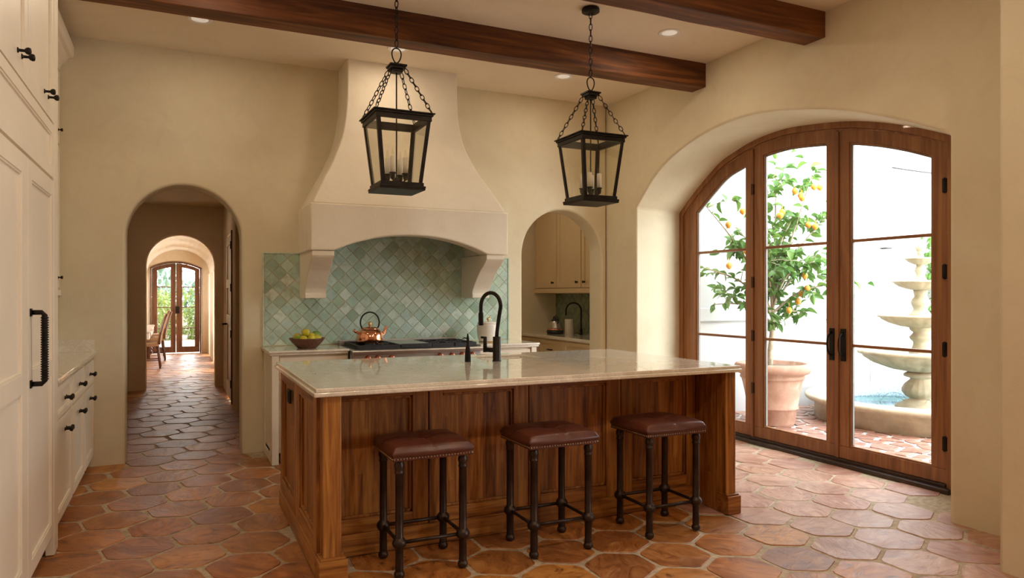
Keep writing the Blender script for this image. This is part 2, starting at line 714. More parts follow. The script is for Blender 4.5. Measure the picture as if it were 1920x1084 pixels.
struct('wall_right', bb, M_WALL, 'cream plaster wall on the right with a deep arched door recess', 'wall', .022, 4)

struct('wall_left', B().box(-1.45, -1.25, 1.8, YB, -.02, 3.75), M_WALL, 'cream plaster wall behind the tall cabinets on the left', 'wall')
# wall with the wide arch the view passes through
wf = [(-1.45, -.02), (-1.2, -.02)]
fr_ = []
for i in range(33):
    a = PI * i / 32
    fr_.append((1.31 - 2.51 * math.cos(a), 2.90 + .56 * math.sin(a)))
wf += fr_ + [(3.82, -.02), (4.6, -.02), (4.6, 3.75), (-1.45, 3.75)]
struct('wall_front', B().prism(wf, 1.82, 2.25, lambda u, v, w_: (u, w_, v)), M_WALL, 'cream plaster wall pier at the right edge that opens in a wide arch', 'wall', .02, 4)
struct('ceiling', B().box(-1.5, 4.6, 1.8, 7.3, CZ, CZ + .2), M_CEIL, 'smooth pale cream plaster ceiling with recessed lamps', 'ceiling')

# hallway and dining wing beyond the left arch
YH = YB + .27
struct('wall_hall_left', B().box(-1.0, -.50, YH, 8.85, -.02, 2.85).box(-1.0, -.63, 8.85, 11.8, -.02, 2.85), M_HALL, 'cream wall along the left of the hallway beyond the arch', 'wall', .02, 3)
b = B().box(.73, 1.1, YH, 9.3, -.02, 2.85)
b.box(.655, 1.1, 9.3, 9.86, -.02, 2.85).box(.655, 1.1, 9.86, 10.9, 2.22, 2.85).box(.655, 1.1, 10.9, 11.8, -.02, 2.85)
struct('wall_hall_right', b, M_HALL, 'cream wall along the right of the hallway with a door in it', 'wall', .02, 3)
struct('ceiling_hall', B().box(-1.0, 1.1, YH, 11.8, 2.75, 2.95), M_CEIL, 'flat ceiling of the hallway between the two arches', 'ceiling')
wf = [(-1.0, -.02)] + [(x, z if z > 0 else -.02) for x, z in arch_pts(-.40, .54, 1.85, 2.312)] + [(1.1, -.02), (1.1, 2.95), (-1.0, 2.95)]
struct('wall_hall_arch', B().prism(wf, 11.8, 12.1, lambda u, v, w_: (u, w_, v)), M_HALL, 'cream wall with the second smaller arch at the hallway end', 'wall', .02, 4)
# vaulted passage to the far door
YF = 18.8
rg = []
for yy in (12.1, YF + .3):
    rg.append([(.06 - .68 * math.cos(PI * i / 24), yy, 1.86 + .60 * math.sin(PI * i / 24)) for i in range(25)] + [(.9, yy, 1.86), (.9, yy, 2.7), (-.75, yy, 2.7), (-.75, yy, 1.86)])
struct('ceiling_vault', B().loft(rg, smooth=False), M_CEIL, 'pale barrel vault ceiling leading to the far glass door', 'ceiling')
b = B()
for y0, y1 in ((12.1, 14.1), (14.6, 15.7), (16.2, 17.7), (18.2, 19.1)):
    b.box(.70, 1.0, y0, y1, -.02, 1.9)
b.box(.74, 1.0, 12.1, 19.1, 1.9, 2.7)
struct('wall_passage_right', b, M_HALL, 'cream piers with bright gaps along the right of the vaulted passage', 'wall', .02, 2)
b = B().box(-.9, -.62, 12.1, 13.6, -.02, 2.7).box(-.9, -.62, 13.6, 18.9, 1.95, 2.7)
struct('wall_passage_left', b, M_HALL, 'cream wall and beam on the left of the vaulted passage', 'wall', .02, 2)
fF = lambda x: 1.93 + .26 * math.sqrt(max(0, 1 - ((x - .0) / .78) ** 2)) * 1.0 if abs(x) < .78 else 1.93
fd0, fd1 = -.56, .56
fz = lambda x: 2.04 + .155 * (1 - (x / .56) ** 2)
wf = [(-3.2, -.02), (fd0, -.02)] + [(fd0 + (fd1 - fd0) * i / 20, fz(fd0 + (fd1 - fd0) * i / 20)) for i in range(21)] + [(fd1, -.02), (1.0, -.02), (1.0, 2.7), (-3.2, 2.7)]
struct('wall_far', B().prism(wf, YF, YF + .3, lambda u, v, w_: (u, w_, v)), M_HALL, 'cream end wall around the far arched glass door', 'wall', .02, 3)
b = B().box(-3.4, -3.2, 12.1, 13.0, -.02, 2.7).box(-3.4, -3.2, 18.4, 19.1, -.02, 2.7).box(-3.4, -3.2, 13.0, 18.4, -.02, 1.0).box(-3.4, -3.2, 13.0, 18.4, 1.8, 2.7).box(-3.2, -.9, 12.0, 12.1, -.02, 2.7).box(-3.4, -.62, 12.0, 19.1, 2.7, 2.8)
struct('wall_dining', b, M_HALL, 'plain walls of the dining room left of the passage', 'wall')

# adjoining room behind the camera: walls with large openings for daylight
b = B().box(-3.4, -3.2, -4.2, -2.6, -.02, 3.75).box(-3.4, -3.2, .2, 1.82, -.02, 3.75).box(-3.4, -3.2, -2.6, .2, -.02, .9).box(-3.4, -3.2, -2.6, .2, .9, 3.75).box(-3.4, -1.45, 1.82, 2.0, -.02, 3.75).box(4.6, 6.4, 1.82, 2.0, -.02, 3.75)
b.box(6.2, 6.4, 1.2, 1.82, -.02, 3.75).box(6.2, 6.4, -4.2, -3.4, -.02, 3.75).box(6.2, 6.4, -3.4, 1.2, 2.4, 3.75).box(6.2, 6.4, -3.4, 1.2, -.02, .9).box(6.2, 6.4, -3.4, -2.0, .9, 2.4)
b.box(-3.4, -2.4, -4.4, -4.2, -.02, 3.75).box(5.6, 6.4, -4.4, -4.2, -.02, 3.75).box(1.3, 1.9, -4.4, -4.2, -.02, 3.75)
b.box(-2.4, 1.3, -4.4, -4.2, .8, 3.75).box(1.9, 5.6, -4.4, -4.2, .8, 3.75).box(-2.4, 1.3, -4.4, -4.2, -.02, .8).box(1.9, 5.6, -4.4, -4.2, -.02, .8)
struct('wall_adjoining_room', b, M_WALL, 'plaster walls of the room behind the viewer with wide window openings', 'wall')
struct('ceiling_adjoining_room', B().box(-3.4, 6.4, -4.4, 1.82, CZ, CZ + .2), M_CEIL, 'ceiling of the room behind the viewer', 'ceiling')
struct('floor_adjoining_room', B().box(-3.4, 6.4, -4.4, 1.9, -.08, 0), simple('clay_floor', srgb('b5794f'), .5, 0, .1, 6, .1), 'clay floor of the room behind the viewer', 'floor')
portal((6.3, -.4, 1.65), (0, PI / 2, 0), 1.5, 3.2)
portal((5.3, 4.75, 1.4), (0, PI / 2, 0), 3.0, 3.1)

# ceiling beams
for Y0, Y1, zb, lab in ((5.135, 5.33, 3.305, 'dark rough-sawn ceiling beam nearer the range hood'), (3.81, 4.01, 3.328, 'dark rough-sawn ceiling beam nearer the viewer at upper right'),):
    bb = B()
    nseg = 40
    rings = []
    xb0 = -1.25 if Y0 > 5 else -.59
    for i in range(nseg + 1):
        x = xb0 + (XW + .02 - xb0) * i / nseg
        j = lambda s_: .003 * noise.noise(Vector((x * 3, s_ * 5.1, Y0)))
        rings.append([(x, Y0 + j(1), zb + j(2)), (x, Y1 + j(3), zb + j(4)), (x, Y1 + j(5), CZ + .02), (x, Y0 + j(6), CZ + .02)])
    bb.loft(rings, smooth=False)
    o = obj('ceiling_beam', bb, M_BEAM, None, .006, 2)
    tag(o, lab, 'beam')

# ------------------------------------------------------------------ floors with individual hexagonal tiles
floor = struct('floor', B().box(-1.3, 5.0, 1.9, 7.05, -.08, -.0065).box(3.0, 5.4, 7.05, 9.4, -.08, -.0065), M_GROUT, 'terracotta hexagon tile floor of the kitchen with sandy joints', 'floor')
floorh = struct('floor_hall', B().box(-3.3, 1.1, 7.05, 19.1, -.08, -.0065), M_GROUT, 'terracotta hexagon tile floor of the hallway beyond the arch', 'floor')
HEX = []
HEXP = []
for v in range(7):
    bb = B()
    rr = random.Random(v)
    Rr = .1985
    top = []
    N_ = []
    for i in range(6):
        a = PI / 2 + i * PI / 3
        r1 = Rr * (1 + rr.uniform(-.035, .03))
        N_.append((r1 * math.cos(a), r1 * math.sin(a)))
    poly = []
    for i in range(6):     # wobbling edges
        a, b2 = Vector(N_[i]), Vector(N_[(i + 1) % 6])
        pr, nx = Vector(N_[i - 1]), b2
        poly.append(a.lerp(pr, .10))
        poly.append(a.lerp(nx, .10))
        mid = a.lerp(b2, .5)
        poly.append(mid * (1 + rr.uniform(-.008, .018)))
    n = len(poly)
    rings = [[(p.x, p.y, -.02) for p in poly], [(p.x, p.y, -.0035) for p in poly], [(p.x * .982, p.y * .982, .0) for p in poly]]
    bb.loft(rings, smooth=False)
    me = bpy.data.meshes.new('tile')
    me.from_pydata(bb.v, [], bb.f)
    me.polygons.foreach_set('use_smooth', bb.sm)
    bm = bmesh.new()
    bm.from_mesh(me)
    bmesh.ops.recalc_face_normals(bm, faces=bm.faces)
    bm.to_mesh(me)
    bm.free()
    me.materials.append(M_TILE)
    HEX.append(me)
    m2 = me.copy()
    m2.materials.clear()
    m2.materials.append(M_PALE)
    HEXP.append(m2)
PV = Vector((.826, 3.456))


def warp(x, y, rot):
    a = math.radians(14) * rot
    d = Vector((x, y)) - PV
    return PV.x + d.x * math.cos(a) - d.y * math.sin(a), PV.y + d.x * math.sin(a) + d.y * math.cos(a), a


S_ = .366
H_ = S_ * math.sqrt(3) / 2
n_f = n_h = 0
for rot, j, i in [(q, j, i) for q in (0, 1) for j in range(-10, 62) for i in range(-34, 26)]:
    if 1:
        lx = 3.754 + i * S_ + (.5 * S_ if j % 2 else 0)
        ly = 2.822 + j * H_
        x, y, a = warp(lx, ly, rot)
        if (x < (.70 if y < 4.9 else 1.25)) != bool(rot):
            continue
        if .85 < x < 3.05 and 3.98 < y < 4.85:
            continue
        kitchen = -.85 < x < 4.95 and 2.0 < y < 6.95 and not (x > 4.55 and (y < 3.3 or y > 6.3)) and not (x > 4.0 and y < 2.4)
        hall = y >= 6.95 and -.75 < x < .85
        pant = 3.2 < x < 4.45 and 6.95 <= y < 8.0
        if kitchen and (.7 < x < 3.2 and y > 6.35):
            kitchen = False
        if not (kitchen or hall or pant):
            continue
        if hall and y > 19:
            continue
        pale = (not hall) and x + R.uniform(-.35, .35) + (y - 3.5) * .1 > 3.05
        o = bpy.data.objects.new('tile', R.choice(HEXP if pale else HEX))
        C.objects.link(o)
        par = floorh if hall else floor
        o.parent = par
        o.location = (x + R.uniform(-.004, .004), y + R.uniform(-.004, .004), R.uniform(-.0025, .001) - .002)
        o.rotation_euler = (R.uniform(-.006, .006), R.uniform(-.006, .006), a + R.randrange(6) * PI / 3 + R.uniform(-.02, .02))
        if hall:
            n_h += 1
        else:
            n_f += 1
print('tiles', n_f, n_h)

# ------------------------------------------------------------------ arched french doors
door = thing('door_1', 'arched wooden double door with glass panes and a fixed side leaf', 'door', (5.02, 4.76, 0), kind='structure')


def ring_prism(outer, inner, x0, x1, b=None):
    b = b or B()
    n = len(outer)
    vs = [(x0, y, z) for y, z in outer] + [(x0, y, z) for y, z in inner] + [(x1, y, z) for y, z in outer] + [(x1, y, z) for y, z in inner]
    fs = []
    for i in range(n - 1):
        fs += [(i, i + 1, n + i + 1, n + i), (2 * n + i, 3 * n + i, 3 * n + i + 1, 2 * n + i + 1), (i, 2 * n + i, 2 * n + i + 1, i + 1), (n + i, n + i + 1, 3 * n + i + 1, 3 * n + i)]
    for i in (0, n - 1):
        fs.append((i, n + i, 3 * n + i, 2 * n + i))
    return b.add(vs, fs)


# outer frame (stepped moulding)
po = prof(fB, 6.30, 3.235, -.03, z0=0)
pi_ = prof(fB, 6.235, 3.29, .05, z0=0)
b = ring_prism(po, pi_, 4.985, 5.10)
obj('frame', b, M_DZ, door, .006)
pi2 = prof(fB, 6.215, 3.31, .066, z0=0)
obj('frame_stop', ring_prism(pi_, pi2, 5.005, 5.10), M_DZ, door, .004)
bxo('threshold', (4.94, 5.14, 3.25, 6.28, -.01, .028), M_DARKWOOD, door, .006)
bxo('sill_rail', (4.99, 5.10, 3.31, 6.21, .028, .05), M_DARKWOOD, door, .004)


def leaf(y0, y1, g0, g1, name='leaf'):
    """y0>y1 leaf edges, g0>g1 glass edges"""
    xa, xb = 5.01, 5.065
    L = obj(name, ring_prism(prof(fB, y0, y1, .058, z0=.155), prof(fB, g0, g1, .165, z0=.155), xa, xb).box(xa, xb, y1, y0, .052, .155), M_DZ, door, .005)
    # glass with a dark bead around it
    gp = prof(fB, g0, g1, .165, z0=.155)
    gi = prof(fB, g0 - .014, g1 + .014, .179, z0=.169)
    bd = ring_prism([(a_, max(b_, .169)) for a_, b_ in gp], gi, xa + .008, xb - .008).box(xa + .008, xb - .008, g1, g0, .155, .169)
    obj('glazing_bead', bd, M_DZ, L, .002)
    pane = B().prism(gp, 5.034, 5.040, lambda u, v, w_: (w_, u, v))
    obj('pane', pane, M_GLASS, L)
    sp = gi
    obj('spacer', ring_prism(gi, prof(fB, g0 - .022, g1 + .022, .187, z0=.177), 5.028, 5.046), simple_seal, L)
    for z in (.994, 1.854):
        bxo('glazing_bar', (5.02, 5.056, g1, g0, z - .012, z + .012), M_DY, L, .003)
    return L


simple_seal = simple('grey_spacer', (.25, .24, .23), .6, 0, .05, 8, .02)
LA = leaf(6.218, 5.212, 6.04, 5.305)
LB = leaf(5.204, 4.246, 5.083, 4.351)
LC = leaf(4.240, 3.306, 4.130, 3.415)
obj('astragal', B().box(4.997, 5.012, 4.225, 4.262, .052, fB(4.243) - .08), M_DZ, door, .004)
bxo('mullion', (4.995, 5.075, 5.196, 5.222, .05, fB(5.21) - .07), M_DZ, door, .004)
for yy, zz in ((5.208, (.52, 1.02, 1.53, 2.42)), (3.318, (.34, 1.02, 1.58, 2.20))):
    for z in zz:
        h = B().lathe([(.009, -.055), (.009, .055)], (5.0, yy, z), 10)
        h.box(4.996, 5.012, yy - .016, yy + .016, z - .05, z + .05)
        obj('hinge', h, M_BLACK, door, .002)
for yy, sgn in ((4.296, 1), (4.183, -1)):
    P_ = bxo('handle_plate', (4.998, 5.012, yy - .024, yy + .024, .86, 1.13), M_BLACK, door, .004)
    pts = [(4.998, yy, .905), (4.972, yy, .915), (4.955, yy, .95), (4.951, yy, 1.0), (4.955, yy, 1.045), (4.972, yy, 1.08), (4.998, yy, 1.09)]
    obj('grip', B().tube(catmull(pts, 5), .0085, 10), M_BLACK, P_)
    obj('thumb_latch', B().box(4.975, 5.0, yy - .012, yy + .012, 1.098, 1.108), M_BLACK, P_, .003)

# hall side door
dh = thing('door_2', 'cream panelled hallway door with black hinges right of the passage', 'door', (.66, 10.3, 0), kind='structure')
b = B()
mp = mpXn(.665)
for d in ((9.88, 10.88, .02, 2.2),):
    b.box(d[0], d[0] + .12, d[2], d[3], -.02, .02, mp).box(d[1] - .12, d[1], d[2], d[3], -.02, .02, mp)
    for z0, z1 in ((.02, .22), (1.0, 1.14), (1.5, 1.62), (2.08, 2.2)):
        b.box(d[0] + .12, d[1] - .12, z0, z1, -.02, .02, mp)
    b.box(d[0] + .12, d[1] - .12, .2, 2.1, -.02, .004, mp)
obj('door_panel', b, M_CAB, dh, .003)
bxo('door_jamb', (.64, .70, 9.82, 9.885, 0, 2.24), M_DARKWOOD, dh)
for z in (.25, .9, 1.5, 2.05):
    bxo('hinge', (.632, .66, 9.86, 9.91, z - .05, z + .05), M_BLACK, dh)
obj('handle', B().tube([(.645, 10.72, 1.0), (.59, 10.72, 1.0), (.588, 10.62, 1.0)], .012, 8), M_BLACK, dh)

# far door
fdn = thing('door_3', 'far arched glass double door at the end of the passage', 'door', (0, YF, 0), kind='structure')


def fp(x0, x1, dz, z0, n=12):
    return [(x0, z0)] + [(x0 + (x1 - x0) * i / n, fz(x0 + (x1 - x0) * i / n) - dz) for i in range(n + 1)] + [(x1, z0)]


def ringY(outer, inner, y0, y1):
    b = ring_prism(outer, inner, y0, y1)
    b.v = [(q[1], q[0], q[2]) for q in b.v]
    return b


obj('frame', ringY(fp(-.555, .555, .005, 0, 24), fp(-.52, .52, .045, 0, 24), YF - .02, YF + .08), M_DX, fdn, .004)
for x0, x1, g0, g1 in ((-.515, -.005, -.40, -.115), (.005, .515, .135, .41)):
    lf = obj('leaf', ringY(fp(x0, x1, .05, .16), fp(g0, g1, .14, .16), YF, YF + .05).box(x0, x1, YF, YF + .05, .02, .16), M_DX, fdn, .004)
    obj('pane', B().prism(fp(g0, g1, .14, .16), YF + .02, YF + .03, lambda u, v, w_: (u, w_, v)), M_GLASS, lf)
    for z in (.60, 1.10, 1.58):
        bxo('glazing_bar', (g0, g1, YF + .005, YF + .045, z - .011, z + .011), M_DX, lf, .002)
bxo('handle_plate', (-.005, .075, YF - .03, YF, .95, 1.12), M_BLACK, fdn)

# ------------------------------------------------------------------ range hood
hood = thing('range_hood', 'curved cream plaster range hood flaring down above the range', 'range hood', (1.92, 6.44, 1.4))
tz = [(-.0, 2.185), (.06, 2.235), (.17, 2.31), (.33, 2.42), (.50, 2.525), (.65, 2.64), (.80, 2.77), (.90, 2.90), (.97, 3.08), (.995, 3.27), (1.0, 3.535)]
tz = catmull(tz, 3)
rings = []
for t, z in tz:
    xl, xr, yf = 1.035 + .351 * t, 2.81 - .38 * t, 6.12 + .27 * t
    rings.append([(xl, YB + .02, z), (xl, yf, z), (xr, yf, z), (xr, YB + .02, z)])
obj('chimney', B().loft(rings, smooth=False), M_HOOD, hood, .018, 4, angle=50)
# band with arched underside
ap = [(1.015, 1.785), (1.215, 1.79)]
for i in range(1, 24):
    u = i / 24
    ap.append((1.215 + (2.62 - 1.215) * u, 1.79 + .150 * (1 - abs(2 * u - 1) ** 2.1)))
ap += [(2.62, 1.785), (2.83, 1.785), (2.83, 2.185), (1.015, 2.185)]
obj('band', B().prism(ap, 6.10, 6.28, lambda u, v, w_: (u, w_, v)).box(1.015, 1.2, 6.28, YB, 1.785, 2.185).box(2.65, 2.83, 6.28, YB, 1.785, 2.185).box(1.2, 2.65, 6.28, YB, 2.05, 2.185), M_HOOD, hood, .012, 3)
for x0, x1 in ((1.03, 1.215), (2.62, 2.80)):
    cp = [(YB, 1.785), (6.12, 1.785), (6.12, 1.745)] + catmull([(6.135, 1.73), (6.19, 1.69), (6.30, 1.62), (6.40, 1.53), (6.46, 1.47), (6.485, 1.425)], 5) + [(6.475, 1.42), (6.475, 1.38), (YB, 1.38)]
    obj('corbel', B().prism(cp, x0, x1, lambda u, v, w_: (w_, u, v)), M_HOOD, hood, .006, 2)
bxo('liner', (1.22, 2.62, 6.3, 6.75, 2.03, 2.045), M_STEEL, hood)

# ------------------------------------------------------------------ backsplash of diamond tiles


def clip(poly, axis, val, keep_less):
    o = []
    n = len(poly)
    for i in range(n):
        a, b2 = poly[i], poly[(i + 1) % n]
        ia = (a[axis] <= val) if keep_less else (a[axis] >= val)
        ib = (b2[axis] <= val) if keep_less else (b2[axis] >= val)
        if ia:
            o.append(a)
        if ia != ib:
            t = (val - a[axis]) / (b2[axis] - a[axis])
            o.append((a[0] + (b2[0] - a[0]) * t, a[1] + (b2[1] - a[1]) * t))
    return o


def splash(parent, x0, x1, z0, z1, Y, pitch, mat, z_hi=None, hx=None, depth=.0055, face='Y'):
    cells = []
    d = pitch / 2
    g = .0032
    for j in range(-2, int((2.4 - z0) / d) + 2):
        for i in range(-2, int((x1 - x0) / pitch) + 3):
            cx = x0 + i * pitch + (d if j % 2 else 0)
            cz = z0 + j * d
            r = d - g
            poly = [(cx + r + R.uniform(-.0015, .0015), cz), (cx, cz + r), (cx - r + R.uniform(-.0015, .0015), cz), (cx, cz - r)]
            zt = z_hi if (hx and hx[0] < cx < hx[1]) else z1
            for ax, val, kl in ((0, x0, False), (0, x1, True), (1, z0, False), (1, zt, True)):
                poly = clip(poly, ax, val, kl) if len(poly) > 2 else poly
            if len(poly) < 3:
                continue
            A = abs(sum(poly[k][0] * poly[(k + 1) % len(poly)][1] - poly[(k + 1) % len(poly)][0] * poly[k][1] for k in range(len(poly)))) / 2
            if A > .0004:
                cells.append((A, poly, cx, cz))
    cells.sort(key=lambda c: -c[0])
    rest = B()
    for idx, (A, poly, cx, cz) in enumerate(cells):
        ta, tb = R.uniform(-.011, .011), R.uniform(-.011, .011)
        n = len(poly)
        mx = sum(p[0] for p in poly) / n
        mz = sum(p[1] for p in poly) / n
        ins = [(mx + (p[0] - mx) * .94, mz + (p[1] - mz) * .94) for p in poly]
        if face == 'Y':
            P3 = lambda u, v, w_: (u, Y - w_ - (u - mx) * ta - (v - mz) * tb, v)
        else:
            P3 = lambda u, v, w_: (Y - w_ - (u - mx) * ta - (v - mz) * tb, u, v)
        rg = [[P3(u, v, 0) for u, v in poly], [P3(u, v, depth * .8) for u, v in poly], [P3(u, v, depth) for u, v in ins]]
        if idx < 296:
            o = obj('tile', B().loft(rg, smooth=False), mat, parent)
        else:
            rest.loft(rg, smooth=False)
    if rest.v:
        obj('tile_offcuts', rest, mat, parent)['kind'] = 'stuff'
    print('splash', len(cells))


bs = thing('backsplash', 'sea green glazed diamond tile backsplash behind the range', 'backsplash', (1.92, YB, .945), kind='structure')
obj('grout_bed', B().box(.715, 3.14, YB - .004, YB + .01, .945, 1.785).box(1.2, 2.65, YB - .004, YB + .01, 1.785, 2.06), M_GROUTT, bs)
splash(bs, .722, 3.135, .95, 1.782, YB - .004, .132, M_GREEN, 2.05, (1.2, 2.65))
bxo('edge_strip', (.705, .719, YB - .016, YB, .945, 1.788), M_GREEN, bs, .003)
bxo('edge_strip', (3.138, 3.152, YB - .016, YB, .945, 1.788), M_GREEN, bs, .003)
bxo('edge_strip', (.705, 1.02, YB - .016, YB, 1.784, 1.794), M_GREEN, bs, .003)
bxo('edge_strip', (2.83, 3.152, YB - .016, YB, 1.784, 1.794), M_GREEN, bs, .003)

# ------------------------------------------------------------------ cabinets


def pdoor(name, parent, mat, mp, u0, u1, v0, v1, insets=None, th=.02, rail=.065, bevel=.002):
    b = B()
    if insets is None:
        insets = [(u0 + rail, u1 - rail, v0 + rail, v1 - rail)]
    ins = sorted(insets, key=lambda q: q[2])
    a0, a1 = ins[0][0], ins[0][1]
    b.box(u0, a0, v0, v1, 0, th, mp).box(a1, u1, v0, v1, 0, th, mp)
    z = v0
    for q in ins:
        b.box(a0, a1, z, q[2], 0, th, mp)
        z = q[3]
        g = .010     # raised bead around the recessed field
        b.box(q[0], q[1], q[2], q[3], 0, th - .012, mp)
        b.box(q[0], q[0] + g, q[2], q[3], 0, th - .004, mp).box(q[1] - g, q[1], q[2], q[3], 0, th - .004, mp)
        b.box(q[0] + g, q[1] - g, q[2], q[2] + g, 0, th - .004, mp).box(q[0] + g, q[1] - g, q[3] - g, q[3], 0, th - .004, mp)
    b.box(a0, a1, z, v1, 0, th, mp)
    return obj(name, b, mat, parent, bevel)


def knob(parent, p, d, r=.014, mat=None, L=.034):
    """round knob with stem at p, pointing along unit d"""
    b = B().lathe([(r * .75, 0), (r * .75, .003), (r * .4, .006), (r * .38, L * .5), (r * .8, L * .62), (r, L * .78), (r * .85, L * .95), (r * .3, L)], (0, 0, 0), 14)
    q = Vector((0, 0, 1)).rotation_difference(Vector(d)).to_matrix().to_4x4()
    b.xf(Matrix.Translation(p) @ q)
    return obj('knob', b, mat or M_BLACK, parent)


# left tall cabinet (panelled refrigerator wall)
XC = -.62
tall = thing('tall_cabinet', 'tall cream panelled cabinet at the left edge with a dark ribbed bar handle', 'cabinet', (-.93, 3.6, 0))
bxo('body', (-1.24, XC, 2.55, 4.70, .12, CZ - .005), M_CAB, tall)
bxo('toe_kick', (-1.2, XC - .06, 2.55, 4.55, 0, .12), M_CAB, tall)
bxo('end_stile', (XC - .02, XC + .022, 4.565, 4.70, 0, CZ - .01), M_CAB, tall)
mp = mpX(XC)
for u0, u1 in ((2.62, 3.215), (3.225, 3.815), (3.825, 4.56)):
    d = pdoor('upper_door', tall, M_CAB, mp, u0, u1, 2.345, CZ - .04, rail=.08)
    if u0 > 3.2:
        for q in ((u1 - .235, u1 - .145) if u0 < 3.5 else (4.25, 4.37)):
            knob(d, (XC + .02, q, 2.44), (1, 0, 0), .016, L=.05)
pdoor('fridge_grille_panel', tall, M_CAB, mp, 2.62, 4.56, 2.045, 2.335, rail=.055)
pdoor('fridge_door', tall, M_CAB, mp, 2.62, 3.812, .12, 2.03, [(2.75, 3.68, 1.07, 1.945), (2.75, 3.68, .22, .985)])
rd = pdoor('fridge_door', tall, M_CAB, mp, 3.82, 4.56, .12, 2.03, [(3.92, 4.49, 1.07, 1.945), (3.92, 4.49, .19, .985)])
b = B()
hx, hy = XC + .075, 3.875
b.tube([(XC + .02, hy, 1.335), (hx - .012, hy, 1.335), (hx, hy, 1.323), (hx, hy, 1.02), (hx - .012, hy, 1.008), (XC + .02, hy, 1.008)], .012, 10)
for i in range(26):
    z = 1.03 + i * .0112
    b.lathe([(.012, -.004), (.0165, -.002), (.0165, .002), (.012, .004)], (hx, hy, z), 10)
for z in (1.335, 1.008):
    b.box(XC + .02, XC + .026, hy - .018, hy + .018, z - .018, z + .018)
obj('bar_handle', b, M_BLACK, rd)

# wall cabinet over the left counter
wc = thing('wall_cabinet', 'narrow cream wall cabinet with crown moulding in the left corner', 'cabinet', (-1.05, 5.7, 1.4))
bxo('body', (-1.25, -.865, 4.71, YB - .002, 1.43, 3.25), M_CAB, wc)
mp = mpX(-.865)
for u0, u1 in ((4.74, 5.75), (5.76, 6.74)):
    d = pdoor('upper_door', wc, M_CAB, mp, u0, u1, 2.62, 3.2)
    knob(d, (-.845, u1 - .1, 2.72), (1, 0, 0))
    d = pdoor('lower_door', wc, M_CAB, mp, u0, u1, 1.47, 2.6)
    knob(d, (-.845, u1 - .1, 1.55), (1, 0, 0))
bxo('light_rail', (-1.25, -.84, 4.71, YB - .002, 1.405, 1.45), M_CAB, wc)
cr = [(-1.24, 3.22), (-.85, 3.22), (-.845, 3.25), (-.83, 3.28), (-.80, 3.31), (-.79, 3.33), (-.765, 3.34), (-.75, 3.36), (-.75, 3.43), (-1.24, 3.43)]
obj('crown_moulding', B().prism(cr, 4.71, YB - .002, lambda u, v, w_: (u, w_, v)), M_CAB, wc, .003)

# base cabinets on the left
XB = -.63
for i, (u0, u1, lab) in enumerate(((4.71, 5.45, 'cream base cabinet nearest the tall cabinet with one drawer over a door'), (5.455, 6.12, 'middle cream base cabinet of the left counter run'), (6.125, YB - .002, 'cream base cabinet in the corner against the back wall'))):
    bc = thing('base_cabinet', lab, 'cabinet', (-.93, (u0 + u1) / 2, 0), 'base cabinets under the left counter')
    bxo('body', (-1.24, XB, u0, u1, .075, .905), M_CAB, bc)
    bxo('toe_kick', (-1.2, XB - .06, u0, u1, 0, .075), M_CAB, bc)
    mp = mpX(XB)
    um = (u0 + u1) / 2 + .02
    d = pdoor('drawer', bc, M_CAB, mp, u0 + .03, u1 - .02, .70, .885, rail=.03)
    knob(d, (XB + .02, um - .03, .79), (1, 0, 0), .017, L=.045)
    knob(d, (XB + .02, um + .03, .79), (1, 0, 0), .017, L=.045)
    d = pdoor('door', bc, M_CAB, mp, u0 + .03, u1 - .02, .10, .685, rail=.06)
    knob(d, (XB + .02, um - .03, .60), (1, 0, 0), .017, L=.045)
    knob(d, (XB + .02, um + .03, .60), (1, 0, 0), .017, L=.045)
ct = thing('countertop', 'cream marble counter with low splash on the left base cabinets', 'countertop', (-.93, 5.7, .905))
obj('slab', B().box(-1.25, -.592, 4.705, YB - .001, .925, .945).box(-1.25, -.600, 4.705, YB - .001, .906, .925), M_MARBLE, ct, .005)
bxo('splash_end', (-1.23, -.606, YB - .025, YB - .001, .945, 1.045), M_MARBLE, ct, .002)
bxo('splash_side', (-1.249, -1.225, 4.705, YB - .03, .945, 1.045), M_MARBLE, ct, .002)

# cabinets each side of the range
for u0, u1, lab in ((.715, 1.352, 'cream base cabinet left of the range'), (2.575, 3.17, 'cream base cabinet right of the range')):
    bc = thing('base_cabinet', lab, 'cabinet', ((u0 + u1) / 2, 6.5, 0))
    bxo('body', (u0 + .01, u1, 6.20, YB - .001, .09, .905), M_CAB, bc)
    bxo('toe_kick', (u0 + .08, u1, 6.26, YB - .001, 0, .09), M_CAB, bc)
    mp = mpY(6.20)
    sx0, sx1 = (u0, u0 + .055) if u0 < 2 else (u1 - .055, u1)
    bxo('corner_stile', (sx0, sx1, 6.17, 6.26, 0, .905), M_CAB, bc)
    a0, a1 = (sx1 + .01, u1 - .01) if u0 < 2 else (u0 + .01, sx0 - .01)
    d = pdoor('drawer', bc, M_CAB, mp, a0, a1, .70, .885, rail=.035)
    knob(d, ((a0 + a1) / 2, 6.18, .79), (0, -1, 0))
    d = pdoor('door', bc, M_CAB, mp, a0, a1, .10, .685)
    knob(d, (a1 - .04, 6.18, .62), (0, -1, 0))
    if u0 < 2:
        pdoor('side_panel', bc, M_CAB, mpXn(u0 + .012), 6.27, YB - .01, .0, .905, rail=.06, th=.012)
for x0, x1, lab in ((.69, 1.352, 'cream marble counter left of the range holding the fruit bowl'), (2.575, 3.20, 'cream marble counter right of the range with the white jar')):
    o = obj('countertop', B().box(x0, x1, 6.155, YB - .001, .925, .945).box(x0 + .008, x1 - .008, 6.163, YB - .001, .906, .925), M_MARBLE, None, .006, 3)
    tag(o, lab, 'countertop')

